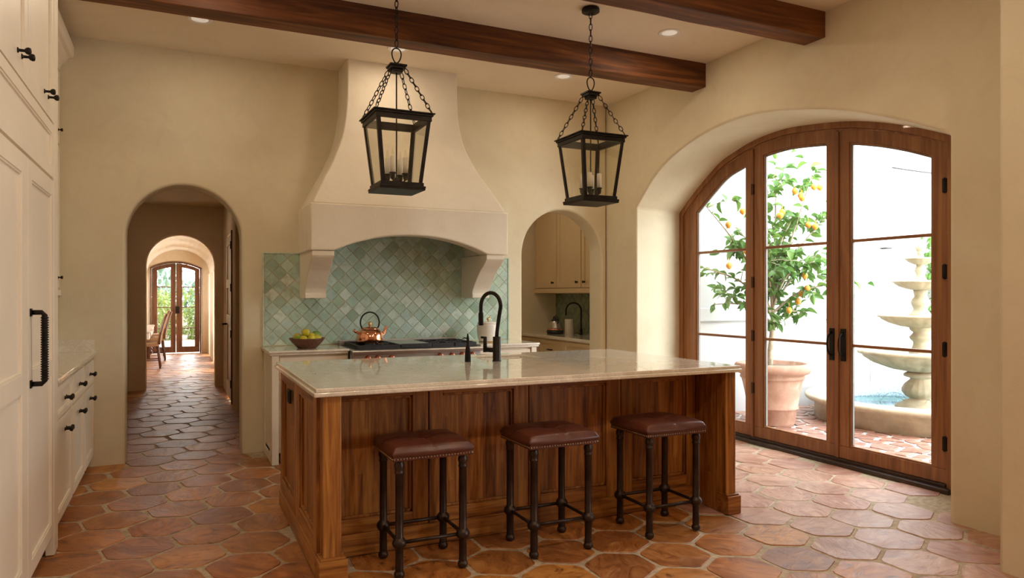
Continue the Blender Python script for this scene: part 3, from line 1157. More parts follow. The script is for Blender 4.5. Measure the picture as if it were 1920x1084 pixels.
# ------------------------------------------------------------------ range
rg_ = thing('range_cooker', 'stainless steel range with black grates and copper red knobs', 'range', (1.96, 6.45, 0))
bxo('body', (1.36, 2.57, 6.16, YB - .02, .08, .90), M_STEEL, rg_, .004)
bxo('kick_plate', (1.38, 2.55, 6.22, YB - .03, 0, .08), M_IRON, rg_, .004)
bn = [(6.10, .893), (6.075, .898), (6.07, .922), (6.08, .932), (6.16, .934), (6.74, .934), (6.74, .893)]
obj('bullnose', B().prism(bn, 1.36, 2.57, lambda u, v, w_: (w_, u, v)), M_STEEL, rg_, .003)
bxo('oven_door', (1.40, 2.53, 6.125, 6.16, .16, .76), M_STEEL, rg_, .004)
obj('oven_handle', B().tube([(1.46, 6.12, .72), (1.46, 6.07, .72), (2.47, 6.07, .72), (2.47, 6.12, .72)], .013, 10), M_STEEL, rg_)
bxo('control_panel', (1.37, 2.56, 6.115, 6.16, .77, .90), M_STEEL, rg_, .003)
for x in (1.50, 1.585, 1.71, 2.16, 2.27, 2.37, 2.47):
    b = B().lathe([(.026, 0), (.026, .006), (.018, .01), (.017, .03), (.02, .034), (.019, .042), (.004, .043)], (0, 0, 0), 16)
    b.box(-.004, .004, -.02, .02, .03, .05)
    b.xf(Matrix.Translation((x, 6.116, .862)) @ Matrix.Rotation(PI / 2, 4, 'X'))
    obj('knob', b, M_COPPERK, rg_)
bxo('burner_tray', (1.40, 2.54, 6.15, 6.72, .934, .940), M_IRON, rg_, .002)


def grate(x0, x1):
    b = B()
    z0, z1 = .952, .972
    t = .014
    b.box(x0, x1, 6.15, 6.15 + t, .94, z1).box(x0, x1, 6.70 - t, 6.70, .94, z1)
    b.box(x0, x0 + t, 6.15 + t, 6.70 - t, .94, z1).box(x1 - t, x1, 6.15 + t, 6.70 - t, .94, z1)
    b.box(x0 + t, x1 - t, 6.42, 6.434, z0, z1)
    cx = (x0 + x1) / 2
    for cy in (6.29, 6.56):
        for k in range(8):
            a = k * PI / 4 + .39
            p0 = (cx + .035 * math.cos(a), cy + .035 * math.sin(a))
            p1 = (cx + .115 * math.cos(a), cy + .115 * math.sin(a))
            b.tube([(p0[0], p0[1], z1), (p1[0], p1[1], z1)], .006, 6)
        b.lathe([(.045, 0), (.045, .012), (.03, .018), (.01, .02)], (cx, cy, .94), 16)
    g = obj('grate', b, M_IRON, rg_, 0)
    return g


grate(1.425, 1.80)
grate(2.10, 2.31)
grate(2.32, 2.53)
obj('griddle', B().box(1.81, 2.09, 6.15, 6.70, .94, .972), M_STEEL, rg_, .004)
bxo('griddle_front', (1.81, 2.09, 6.143, 6.15, .94, .975), M_IRON, rg_)
bxo('back_guard', (1.38, 2.55, 6.72, 6.755, .934, .985), M_STEEL, rg_)

# ------------------------------------------------------------------ kettle, bowl, limes, jar
kt = thing('kettle', 'polished copper kettle with round black handle on the left burner', 'kettle', (1.585, 6.38, .979))
kc = (1.585, 6.38, .979)
pr = [(.04, 0), (.115, 0), (.118, .005), (.122, .03), (.121, .055), (.113, .085), (.098, .108), (.08, .12), (.075, .124)]
obj('body', B().lathe(pr, kc, 36), M_COPPER, kt)
obj('lid', B().lathe([(.076, .122), (.074, .130), (.05, .141), (.02, .146), (.008, .148)], kc, 28), M_COPPER, kt)
obj('lid_knob', B().lathe([(.008, .146), (.008, .156), (.018, .162), (.012, .170), (.018, .178), (.013, .187), (.004, .190)], kc, 16), M_BRASS, kt)
b = B().tube(catmull([(kc[0] + .10, kc[1], kc[2] + .065), (kc[0] + .128, kc[1], kc[2] + .085), (kc[0] + .142, kc[1], kc[2] + .118), (kc[0] + .155, kc[1], kc[2] + .145)], 4), [.024, .022, .02, .018, .017, .016, .015, .0145, .014, .0138, .0135, .013, .013][:13], 12)
obj('spout', b, M_COPPER, kt)
obj('handle', B().tube([(kc[0] + .086 * math.cos(a), kc[1], kc[2] + .183 + .092 * math.sin(a)) for a in [-.95 + i * (PI + 1.9) / 30 for i in range(31)]], .0068, 10), M_BLACK, kt)
for s_ in (-1, 1):
    obj('handle_mount', B().sphere((kc[0] + s_ * .055, kc[1], kc[2] + .113), .012, 10), M_BRASS, kt)
obj('side_knob', B().tube([(kc[0] - .105, kc[1], kc[2] + .085), (kc[0] - .135, kc[1], kc[2] + .105), (kc[0] - .148, kc[1], kc[2] + .118)], [.010, .012, .014], 10), M_COPPER, kt)

bw = thing('fruit_bowl', 'carved dark brown bowl on the counter left of the range', 'bowl', (1.035, 6.40, .945))
o = obj('bowl_body', B().lathe([(.01, 0), (.075, 0), (.082, .006), (.10, .025), (.125, .05), (.146, .078), (.152, .086), (.148, .090), (.135, .075), (.11, .048), (.08, .026), (.01, .02)], (1.035, 6.40, .945), 36, .03, (.03, .08), 28), M_BOWL, bw)
limes = [(-.082, -.04, .085, 'green', 'green lime at the front left of the bowl'), (-.04, -.075, .080, 'yellow', 'yellow lime at the front of the bowl beside the left green one'),
         (.028, -.07, .084, 'yellow', 'yellow lime at the front middle of the bowl'), (.078, -.04, .084, 'yellow', 'yellow lime at the front right of the bowl'),
         (-.012, -.012, .134, 'yellow', 'yellow lime on top of the heap'), (.082, .035, .108, 'dark', 'large dark green lime at the right of the bowl'),
         (-.075, .045, .095, 'orange', 'golden lime behind at the left of the bowl'), (.02, .07, .09, 'dark', 'dark green lime at the back of the bowl'), (.036, .0, .098, 'orange', 'golden lime in the middle right of the heap')]
LM = {'green': simple('green_lime_skin', srgb('9cb83c'), .38, 0, .15, 12, .3, 90), 'yellow': simple('yellow_lime_skin', srgb('cdc535'), .38, 0, .12, 12, .3, 90),
      'dark': simple('dark_lime_skin', srgb('6f9438'), .38, 0, .18, 12, .3, 90), 'orange': simple('golden_lime_skin', srgb('c9b035'), .38, 0, .15, 12, .3, 90)}
for dx, dy, dz, k, lab in limes:
    r = .040 if k == 'dark' else .036
    b = B().lathe([(.003, -r * 1.12), (.008, -r * 1.02), (r * .55, -r * .86), (r * .87, -r * .5), (r, 0), (r * .87, r * .5), (r * .55, r * .86), (.009, r * 1.04), (.004, r * 1.14)], (0, 0, 0), 18)
    b.xf(Matrix.Translation((1.035 + dx, 6.40 + dy, .945 + dz)) @ Matrix.Rotation(R.uniform(0, 3), 4, 'Z') @ Matrix.Rotation(R.uniform(.9, 1.6), 4, 'X'))
    tag(obj('lime', b, LM[k]), lab, 'fruit', 'limes heaped in the brown bowl')
jr = thing('lidded_jar', 'white ceramic jar with a small gold knob behind the faucet', 'jar', (2.80, 6.50, .945))
jc = (2.80, 6.50, .945)
obj('jar_body', B().lathe([(.01, 0), (.085, 0), (.092, .01), (.105, .045), (.113, .10), (.113, .165), (.108, .18), (.02, .18)], jc, 32), M_CERAMIC, jr)
obj('lid', B().lathe([(.108, .18), (.110, .185), (.105, .193), (.03, .20), (.01, .20)], jc, 32), M_CERAMIC, jr)
obj('lid_knob', B().lathe([(.008, .2), (.009, .21), (.018, .222), (.015, .236), (.004, .242)], jc, 14).tube([(jc[0], jc[1], jc[2] + .225), (jc[0] + .03, jc[1], jc[2] + .26)], .006, 8), M_BRASS, jr)
obj('foot', B().lathe([(.09, 0), (.094, .004), (.094, .01), (.09, .012)], jc, 28), M_BRASS, jr)

# ------------------------------------------------------------------ pantry beyond the right arch
struct('wall_pantry_far', B().box(2.9, 5.2, 9.08, 9.25, -.02, 3.3), M_WALL, 'cream far wall of the pantry behind the arch', 'wall')
struct('wall_pantry_left', B().box(2.9, 3.1, 7.05, 9.08, -.02, 3.3), M_WALL, 'cream left wall of the pantry', 'wall')
struct('wall_pantry_right', B().box(4.97, 5.2, 7.05, 9.08, -.02, 3.3), M_WALL, 'cream right wall of the pantry carrying the cabinets', 'wall')
struct('ceiling_pantry', B().box(2.9, 5.2, 7.05, 9.25, 3.0, 3.2), M_CEIL, 'pantry ceiling', 'ceiling')
pc = thing('pantry_wall_cabinet', 'cream upper cabinet with black knobs inside the pantry', 'cabinet', (4.8, 8.1, 1.43))
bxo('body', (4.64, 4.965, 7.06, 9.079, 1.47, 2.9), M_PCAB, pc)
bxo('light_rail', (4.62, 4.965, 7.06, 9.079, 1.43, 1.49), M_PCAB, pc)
mp = mpXn(4.64)
for u0, u1, kk in ((8.42, 9.04, 8.50), (7.78, 8.40, 7.86), (7.10, 7.76, 7.68)):
    d = pdoor('door', pc, M_PCAB, mp, u0, u1, 1.50, 2.88)
    knob(d, (4.62, kk, 1.57), (-1, 0, 0), .018)
pb_ = thing('pantry_base_cabinet', 'cream drawer cabinet under the pantry counter', 'cabinet', (4.68, 8.1, 0))
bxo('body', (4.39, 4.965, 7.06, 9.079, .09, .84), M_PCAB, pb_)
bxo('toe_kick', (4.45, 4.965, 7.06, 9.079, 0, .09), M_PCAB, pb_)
mp = mpXn(4.39)
for u0, u1 in ((8.45, 9.05), (7.80, 8.43), (7.10, 7.78)):
    for v0, v1 in ((.58, .82), (.34, .57), (.10, .33)):
        d = pdoor('drawer', pb_, M_PCAB, mp, u0, u1, v0, v1, rail=.045)
        um, vm = (u0 + u1) / 2, (v0 + v1) / 2
        obj('pull', B().tube([(4.37, um - .05, vm), (4.345, um - .05, vm), (4.345, um + .05, vm), (4.37, um + .05, vm)], .008, 8), M_BLACK, d)
tag(obj('pantry_countertop', B().box(4.35, 4.97, 7.06, 9.079, .84, .88), M_MARBLE, None, .006), 'marble counter in the pantry carrying the small kettle', 'countertop')
ps = thing('pantry_backsplash', 'dark green diamond tile splash in the pantry', 'backsplash', (4.97, 8.0, .88), kind='structure')
obj('grout_bed', B().box(4.962, 4.969, 7.06, 9.07, .885, 1.425), M_GROUTT, ps)
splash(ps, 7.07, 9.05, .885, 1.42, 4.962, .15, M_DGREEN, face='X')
k2 = thing('electric_kettle', 'small glass and steel kettle with copper band on the pantry counter', 'kettle', (4.62, 8.45, .88))
c2 = (4.62, 8.45, .88)
obj('base', B().lathe([(.02, 0), (.105, 0), (.112, .01), (.112, .045), (.10, .055)], c2, 28), M_IRON, k2)
obj('copper_band', B().lathe([(.10, .052), (.108, .056), (.108, .068), (.095, .072)], c2, 28), M_COPPER, k2)
obj('vessel', B().lathe([(.09, .07), (.085, .09), (.07, .15), (.06, .17), (.055, .175)], c2, 28), M_STEEL, k2)
obj('lid', B().lathe([(.055, .175), (.055, .19), (.03, .2), (.012, .205), (.014, .22), (.004, .225)], c2, 20), M_IRON, k2)
obj('handle', B().tube(catmull([(c2[0], c2[1] - .07, c2[2] + .14), (c2[0], c2[1] - .09, c2[2] + .19), (c2[0], c2[1] - .03, c2[2] + .24), (c2[0], c2[1] + .04, c2[2] + .22), (c2[0], c2[1] + .06, c2[2] + .17)], 4), .008, 8), M_IRON, k2)
tag(obj('canister', B().lathe([(.01, 0), (.058, 0), (.06, .005), (.06, .19), (.055, .2), (.01, .2)], (4.78, 8.35, .88), 24), M_CERAMIC), 'white cylinder canister behind the pantry kettle', 'canister')
pf = [(4.86, 8.17, .88 + i * .04) for i in range(9)] + [(4.86 - .075 * (1 - math.cos(a)), 8.17 + .07 * (1 - math.cos(a)), 1.20 + .10 * math.sin(a)) for a in [i * PI / 10 for i in range(1, 11)]] + [(4.71, 8.31, 1.13)]
pfo = thing('pantry_faucet', 'black gooseneck tap on the pantry counter behind the kettle', 'faucet', (4.86, 8.17, .88))
obj('spout', B().tube(pf, .011, 10), M_BLACK, pfo)
obj('base', B().lathe([(.025, 0), (.025, .01), (.018, .015), (.018, .07), (.012, .075)], (4.86, 8.17, .88), 16), M_BLACK, pfo)

# ------------------------------------------------------------------ island
isl = thing('kitchen_island', 'walnut kitchen island with recessed panels and end posts', 'kitchen island', (1.97, 4.3, 0))
IX0, IX1, IY0, IY1 = .655, 3.285, 3.57, 5.03
bxo('carcass', (.70, 3.22, 3.90, 5.01, .0, .55), M_IX, isl)
bxo('carcass_apron', (.70, 1.92, 3.90, 5.01, .55, .914), M_IX, isl)
bxo('carcass_apron', (2.46, 3.22, 3.90, 5.01, .55, .914), M_IX, isl)
bxo('carcass_apron', (1.92, 2.46, 3.90, 4.52, .55, .914), M_IX, isl)
# end panels that finish in square posts at the seating side
po1 = bxo('end_post', (.655, .745, 3.57, 3.66, .0, .914), M_IZ, isl, .006)
b = B()
for z, h, e in ((0, .105, .026), (.105, .012, .016)):
    b.box(.655 - e, .745 + e, 3.57 - e, 3.66, z, z + h)
obj('plinth', b, M_IX, po1, .003)
bxo('end_panel', (.668, .735, 3.66, IY1, 0, .914), M_IZSY, isl)
po2 = bxo('end_post', (3.205, 3.285, 3.57, 3.66, .0, .914), M_IZ, isl, .006)
b = B()
for z, h, e in ((0, .115, .024), (.115, .012, .014)):
    b.box(3.205 - .004, 3.285 + e, 3.57 - e, 3.66 + .0, z, z + h)
obj('plinth', b, M_IX, po2, .003)
bxo('end_panel', (3.21, 3.275, 3.66, IY1, 0, .914), M_IZSY, isl)
obj('side_plinth', B().box(3.275, 3.309, 3.66, IY1, 0, .115), M_IY, isl, .003)
obj('side_plinth', B().box(.629, .668, 3.66, IY1, 0, .105), M_IY, isl, .003)
# four panels facing the stools
mp = mpY(3.90)
edges = [.742, 1.300, 1.935, 2.600, 3.205]
insx = [(.80, 1.205), (1.385, 1.835), (2.015, 2.49), (2.685, 3.13)]


def two_tone_panel(mp, u0, u1, v0, v1, i0, i1, j0, j1, field_mat, name='panel'):
    th = .030
    o = obj(name, B().box(i0, i1, j0, j1, -.002, .005, mp), field_mat, isl)
    for q in ((u0, i0), (i1, u1)):
        obj('stile', B().box(q[0], q[1], v0, v1, 0, th, mp), M_IZ, o, .003)
    rm = M_IX if abs(mp(0, 0, 1)[0]) < 1e-6 else M_IY
    for q in ((v0, j0), (j1, v1)):
        obj('rail', B().box(i0, i1, q[0], q[1], 0, th, mp), rm, o, .003)
    b = B()
    for (a, c, d_, e) in ((i0, i0 + .016, j0, j1), (i1 - .016, i1, j0, j1), (i0, i1, j0, j0 + .016), (i0, i1, j1 - .016, j1)):
        b.box(a, c, d_, e, 0, .018, mp)
    obj('moulding', b, M_IZ, o, .004)
    return o


for k in range(4):
    two_tone_panel(mp, edges[k] + .003, edges[k + 1] - .003, .118, .912, insx[k][0], insx[k][1], .195, .85, M_IZS)
bxo('baseboard', (.745, 3.205, 3.855, 3.90, 0, .118), M_IX, isl, .004)
mp = mpXn(.668)
for (u0, u1, i0, i1) in ((3.665, 4.345, 3.765, 4.235), (4.355, 5.028, 4.43, 4.95)):
    two_tone_panel(mp, u0, u1, .105, .912, i0, i1, .19, .845, M_IZSY, 'side_panel')
ot = bxo('outlet', (.636, .65, 4.60, 4.70, .735, .82), M_OUTLET, isl, .003)
obj('outlet_face', B().box(.632, .637, 4.615, 4.685, .745, .773).box(.632, .637, 4.615, 4.685, .782, .81), M_BLACK, ot, .001)

# island slab with the sink cutout
top = thing('island_countertop', 'long polished cream marble slab with stepped edge on the walnut island', 'countertop', (1.95, 4.3, .915))
SX0, SX1, SY0, SY1 = 1.965, 2.405, 4.60, 4.95


def slab_hole(x0, x1, y0, y1, z0, z1, hole):
    xs, ys = [x0, hole[0], hole[1], x1], [y0, hole[2], hole[3], y1]
    b = B()
    vs = [(x, y, z) for z in (z0, z1) for y in ys for x in xs]
    fs = []
    for j in range(3):
        for i in range(3):
            if i == 1 and j == 1:
                continue
            a = j * 4 + i
            fs += [(a, a + 1, a + 5, a + 4), (16 + a, 16 + a + 4, 16 + a + 5, 16 + a + 1)]
    for i in range(3):
        fs += [(i, 16 + i, 17 + i, i + 1), (12 + i, 13 + i, 29 + i, 28 + i)]
        fs += [(4 * i, 4 * i + 4, 20 + 4 * i, 16 + 4 * i), (4 * i + 3, 19 + 4 * i, 23 + 4 * i, 4 * i + 7)]
    fs += [(5, 6, 22, 21), (9, 25, 26, 10), (5, 21, 25, 9), (6, 10, 26, 22)]
    return b.add(vs, fs)


obj('slab', slab_hole(.615, 3.295, 3.54, 5.07, .938, .957, (SX0, SX1, SY0, SY1)), M_MARBLE, top, .004, 3)
obj('slab_edge', slab_hole(.605, 3.305, 3.53, 5.08, .915, .938, (SX0, SX1, SY0, SY1)), M_MARBLE, top, .006, 3)
sk = thing('sink', 'cream stone undermount sink let into the island slab', 'sink', (2.185, 4.775, .6))
b = B().box(SX0 - .02, SX0, SY0 - .02, SY1 + .02, .62, .914).box(SX1, SX1 + .02, SY0 - .02, SY1 + .02, .62, .914)
b.box(SX0, SX1, SY0 - .02, SY0, .62, .914).box(SX0, SX1, SY1, SY1 + .02, .62, .914).box(SX0 - .02, SX1 + .02, SY0 - .02, SY1 + .02, .60, .62)
obj('basin', b, M_CERAMIC, sk, .002)
obj('drain', B().lathe([(.035, 0), (.035, .006), (.02, .007)], (2.185, 4.775, .62), 20), M_STEEL, sk)

fc = thing('faucet', 'tall dark bronze gooseneck faucet standing on the island slab', 'faucet', (1.998, 4.49, .957))
fx, fy, f0 = 1.998, 4.49, .957
obj('column', B().lathe([(.031, 0), (.031, .004), (.0275, .008), (.0275, .165), (.024, .168)], (fx, fy, f0), 24), M_BLACK, fc)
arc = [(fx + .03 * (i / 6) ** 1.3, fy, f0 + .165 + i * .035) for i in range(7)]
za = f0 + .165 + .21 + .0
for i in range(1, 17):
    a = PI * i / 16
    arc.append((fx + .03 - .085 * (1 - math.cos(a)) / 2, fy + .15 * (1 - math.cos(a)) / 2, za + .095 * math.sin(a)))
ex, ey = arc[-1][0], arc[-1][1]
arc += [(ex, ey, za - .04), (ex, ey, za - .07)]
obj('spout', B().tube(arc, .0135, 12), M_BLACK, fc)
obj('spray_head', B().lathe([(.0165, 0), (.018, -.01), (.0175, -.085), (.013, -.09)][::-1], (ex, ey, za - .045), 16), M_BLACK, fc)
obj('handle', B().tube([(fx, fy, f0 + .075), (fx - .055, fy + .075, f0 + .075)], .017, 14).tube([(fx - .055, fy + .075, f0 + .058), (fx - .055, fy + .075, f0 + .165)], [.015, .012], 12).tube([(fx - .055, fy + .075, f0 + .158), (fx - .075, fy + .10, f0 + .16)], .008, 8), M_BLACK, fc)
sd = thing('soap_dispenser', 'small dark bronze soap dispenser left of the faucet', 'soap dispenser', (1.80, 4.53, .957))
obj('bottle', B().lathe([(.021, 0), (.021, .003), (.0195, .05), (.016, .09), (.010, .115), (.0085, .15), (.010, .155), (.004, .19), (.003, .192)], (1.80, 4.53, .957), 18), M_BLACK, sd)
obj('nozzle', B().tube([(1.80, 4.53, 1.115), (1.79, 4.57, 1.118), (1.787, 4.59, 1.112)], .004, 8), M_BLACK, sd)

# ------------------------------------------------------------------ stools


def make_stool(loc, label):
    t = thing('counter_stool', label, 'stool', loc, 'leather stools at the kitchen island')
    cx, cy, _ = loc
    hx, hy = .221, .200      # cushion half size
    # cushion
    n = 44
    zt = lambda u, v: .654 + .020 * (1 - abs(u) ** 4.5) * (1 - abs(v) ** 4.5) - .034 * math.exp(-((u * u + v * v) / .05)) - .008 * math.exp(-(u / .05) ** 2) * (1 - abs(v) * .5) - .008 * math.exp(-(v / .05) ** 2) * (1 - abs(u) * .5)

    def sq(u, v):        # square -> rounded square
        k = 1 - .045 * (u * u) * (v * v)
        return u * k, v * k
    rings = []
    us = [.65 * (2 * i / n - 1) + .35 * math.sin(PI / 2 * (2 * i / n - 1)) for i in range(n + 1)]
    vs, fs = [], []
    for j, v in enumerate(us):
        for i, u in enumerate(us):
            a, c_ = sq(u, v)
            e = max(abs(u), abs(v))
            dz = -.020 * max(0, (e - .90) / .10) ** 2
            vs.append((cx + a * hx, cy + c_ * hy, zt(u, v) + dz))
    m = n + 1
    for j in range(n):
        for i in range(n):
            fs.append((j * m + i, j * m + i + 1, (j + 1) * m + i + 1, (j + 1) * m + i))
    per = [i for i in range(m)] + [j * m + n for j in range(1, m)] + [n * m + i for i in range(n - 1, -1, -1)] + [j * m for j in range(n - 1, 0, -1)]
    prev = per
    for off, z in ((1.02, .628), (1.015, .615), (.972, .606)):
        st = len(vs)
        for q in per:
            x, y, _z = vs[q]
            vs.append((cx + (x - cx) * off, cy + (y - cy) * off, z))
        cur = list(range(st, st + len(per)))
        for a in range(len(per)):
            b_ = (a + 1) % len(per)
            fs.append((prev[a], cur[a], cur[b_], prev[b_]))
        prev = cur
    b = B().add(vs, fs, True)
    obj('cushion', b, M_LEATHER, t, merge=False)
    obj('seam', B().tube([(cx, cy + hy * v * .97, zt(0, v) + .0005 - .020 * max(0, (abs(v) * .97 - .90) / .10) ** 2) for v in [-.97 + i * .0485 * 2 for i in range(21)]], .0016, 6).tube([(cx + hx * v * .97, cy, zt(v, 0) + .0005 - .020 * max(0, (abs(v) * .97 - .90) / .10) ** 2) for v in [-.97 + i * .0485 * 2 for i in range(21)]], .0016, 6), M_LEATHER, t)
    obj('seat_rail', B().box(cx - .212, cx + .212, cy - .191, cy + .191, .588, .610), M_LEATHER, t, .004)
    nb = B()
    for s_ in (-1, 1):
        for i in range(27):
            nb.sphere((cx - .205 + i * .0158, cy + s_ * .1915, .600), .0042, 6)
        for i in range(24):
            nb.sphere((cx + s_ * .2125, cy - .184 + i * .016, .600), .0042, 6)
    obj('nailheads', nb, M_NAIL, t)['kind'] = 'stuff'
    lp = [(.013, 0), (.020, .006), (.0225, .018), (.019, .030), (.015, .034), (.0175, .040), (.0165, .046), (.0165, .145), (.019, .150), (.027, .160), (.030, .174), (.027, .188), (.019, .198), (.0165, .203), (.0165, .52), (.0195, .523), (.0195, .529), (.0165, .533), (.0185, .545), (.0215, .556), (.020, .57), (.017, .576), (.019, .588)]
    for sx in (-1, 1):
        for sy in (-1, 1):
            obj('leg', B().lathe([(q[0] * 1.22, q[1]) for q in lp], (cx + sx * .170, cy + sy * .152, 0), 16), M_STOOLM, t)
    for sy in (-1, 1):
        obj('stretcher', B().tube([(cx - .17, cy + sy * .152, .174), (cx + .17, cy + sy * .152, .174)], .0095, 10), M_STOOLM, t)
    for sx in (-1, 1):
        obj('stretcher', B().tube([(cx + sx * .17, cy - .152, .174), (cx + sx * .17, cy + .152, .174)], .0095, 10), M_STOOLM, t)
    return t


s0 = make_stool((1.180, 3.620, .001), 'oxblood leather stool at the left end of the walnut island')
dup(s0, (1.912, 3.575, .001), 'oxblood leather stool in the middle of the island')
dup(s0, (2.660, 3.565, .001), 'oxblood leather stool nearest the arched glass doors')


# ------------------------------------------------------------------ lanterns
def link_chain(b, p0, p1, pitch=.03, w_=.0075, r=.0022):
    p0, p1 = Vector(p0), Vector(p1)
    L = (p1 - p0).length
    n = max(2, round(L / pitch))
    d = (p1 - p0).normalized()
    s1 = d.orthogonal().normalized()
    s2 = d.cross(s1)
    for i in range(n):
        c = p0 + d * (L * (i + .5) / n)
        side = s1 if i % 2 else s2
        h = L / n * .5 + r * 1.5
        b.tube([tuple(c + side * (w_ * math.cos(a)) + d * (h * math.sin(a))) for a in [2 * PI * k / 12 for k in range(12)]], r, 5, closed=True)
    return b


def make_lantern(loc, label):
    t = thing('pendant_lantern', label, 'lantern', loc, 'iron lanterns over the island')
    cx, cy, _ = loc
    obj('canopy', B().lathe([(.01, CZ - .036), (.058, CZ - .034), (.066, CZ - .029), (.066, CZ - .012), (.062, CZ - .002), (.02, CZ)], (cx, cy, 0), 28), M_BLACK, t)
    ch = link_chain(B(), (cx, cy, CZ - .034), (cx, cy, 3.02), .044, .0115, .0033)
    obj('chain', ch, M_BLACK, t)['kind'] = 'stuff'
    pts = [(cx + .030 * math.sin(a) * (1 - .25 * math.cos(a)), cy, 2.962 + .048 * -math.cos(a) * 1.0) for a in [2 * PI * i / 20 for i in range(20)]]
    obj('ring', B().tube(pts, .0045, 8, closed=True), M_BLACK, t)
    obj('cap', B().box(cx - .056, cx + .056, cy - .056, cy + .056, 2.886, 2.898).box(cx - .048, cx + .048, cy - .048, cy + .048, 2.87, 2.886).box(cx - .033, cx + .033, cy - .033, cy + .033, 2.85, 2.87).lathe([(.012, 2.898), (.010, 2.915)], (cx, cy, 0), 10), M_BLACK, t, .002)
    for sx in (-1, 1):
        for sy in (-1, 1):
            obj('suspension_chain', link_chain(B(), (cx + sx * .045, cy + sy * .045, 2.865), (cx + sx * .178, cy + sy * .178, 2.572), .034, .0115, .003), M_BLACK, t)['kind'] = 'stuff'
    obj('rod', B().tube([(cx, cy, 2.87), (cx, cy, 2.13)], .0048, 8), M_BLACK, t)

    def sqring(h0, h1, z0, z1, b):   # hollow square ring outer half h0, inner half h1
        o = [(cx - h0, cy - h0), (cx + h0, cy - h0), (cx + h0, cy + h0), (cx - h0, cy + h0)]
        i_ = [(cx - h1, cy - h1), (cx + h1, cy - h1), (cx + h1, cy + h1), (cx - h1, cy + h1)]
        vs = [(*p, z0) for p in o] + [(*p, z0) for p in i_] + [(*p, z1) for p in o] + [(*p, z1) for p in i_]
        fs = []
        for k in range(4):
            j = (k + 1) % 4
            fs += [(k, j, 4 + j, 4 + k), (8 + k, 12 + k, 12 + j, 8 + j), (k, 8 + k, 8 + j, j), (4 + k, 4 + j, 12 + j, 12 + k)]
        b.add(vs, fs)
        return b
    b = sqring(.198, .158, 2.558, 2.566, B())
    sqring(.188, .158, 2.545, 2.558, b)
    sqring(.180, .158, 2.515, 2.545, b)
    obj('top_rim', b, M_BLACK, t, .0015)
    b = sqring(.140, .118, 2.105, 2.128, B())
    sqring(.150, .118, 2.092, 2.105, b)
    b.box(cx - .148, cx + .148, cy - .148, cy + .148, 2.080, 2.092)
    obj('base', b, M_BLACK, t, .0015)
    H0, H1, z0, z1 = .132, .176, 2.12, 2.53
    for sx in (-1, 1):
        for sy in (-1, 1):
            wv = .024
            rr = []
            for h, z in ((H0, z0), (H1, z1)):
                x, y = cx + sx * h, cy + sy * h
                rr.append([(x, y, z), (x - sx * wv, y, z), (x - sx * wv, y - sy * .008, z), (x - sx * .008, y - sy * .008, z), (x - sx * .008, y - sy * wv, z), (x, y - sy * wv, z)])
            obj('corner_post', B().loft(rr, smooth=False), M_BLACK, t)
    for ax in range(2):
        for s_ in (-1, 1):
            i0, i1 = H0 - .004, H1 - .004
            vs = []
            for th in (0, .003):
                for (h, z) in ((i0, z0 + .002), (i1, z1 - .005)):
                    for q in (-1, 1):
                        a, c_ = s_ * (h - th), q * (h - .006)
                        vs.append((cx + a, cy + c_, z) if ax == 0 else (cx + c_, cy + a, z))
            obj('pane', B().add(vs, [(0, 1, 3, 2), (4, 6, 7, 5), (0, 4, 5, 1), (2, 3, 7, 6), (0, 2, 6, 4), (1, 5, 7, 3)]), M_LGLASS, t)
    obj('hub', B().lathe([(.006, 2.11), (.022, 2.118), (.016, 2.13), (.010, 2.145), (.018, 2.16), (.006, 2.175)], (cx, cy, 0), 16), M_BLACK, t)
    for k in range(4):
        a = PI / 4 + k * PI / 2 + .12
        ex_, ey_ = cx + .062 * math.cos(a), cy + .062 * math.sin(a)
        m_ = (cx + .035 * math.cos(a), cy + .035 * math.sin(a))
        obj('arm', B().tube(catmull([(cx, cy, 2.155), (*m_, 2.138), (ex_, ey_, 2.155)], 4), .0055, 8), M_BLACK, t)
        obj('candle_cup', B().lathe([(.006, 2.150), (.014, 2.158), (.018, 2.175), (.016, 2.186), (.024, 2.192), (.024, 2.197), (.01, 2.199)], (ex_, ey_, 0), 14), M_BLACK, t)
        cd = obj('candle', B().lathe([(.0165, 2.197), (.0165, 2.298), (.013, 2.302), (.003, 2.303)], (ex_, ey_, 0), 14), M_CANDLE, t)
        obj('bulb', B().lathe([(.006, 2.296), (.011, 2.31), (.0085, 2.33), (.002, 2.352)], (ex_, ey_, 0), 10), M_LGLASS, cd)
    return t


l0 = make_lantern((1.292, 4.5, 0), 'black iron four-candle lantern hanging in front of the range hood')
dup(l0, (2.758, 4.5, 0), 'black iron four-candle lantern hanging nearer the arched glass doors')

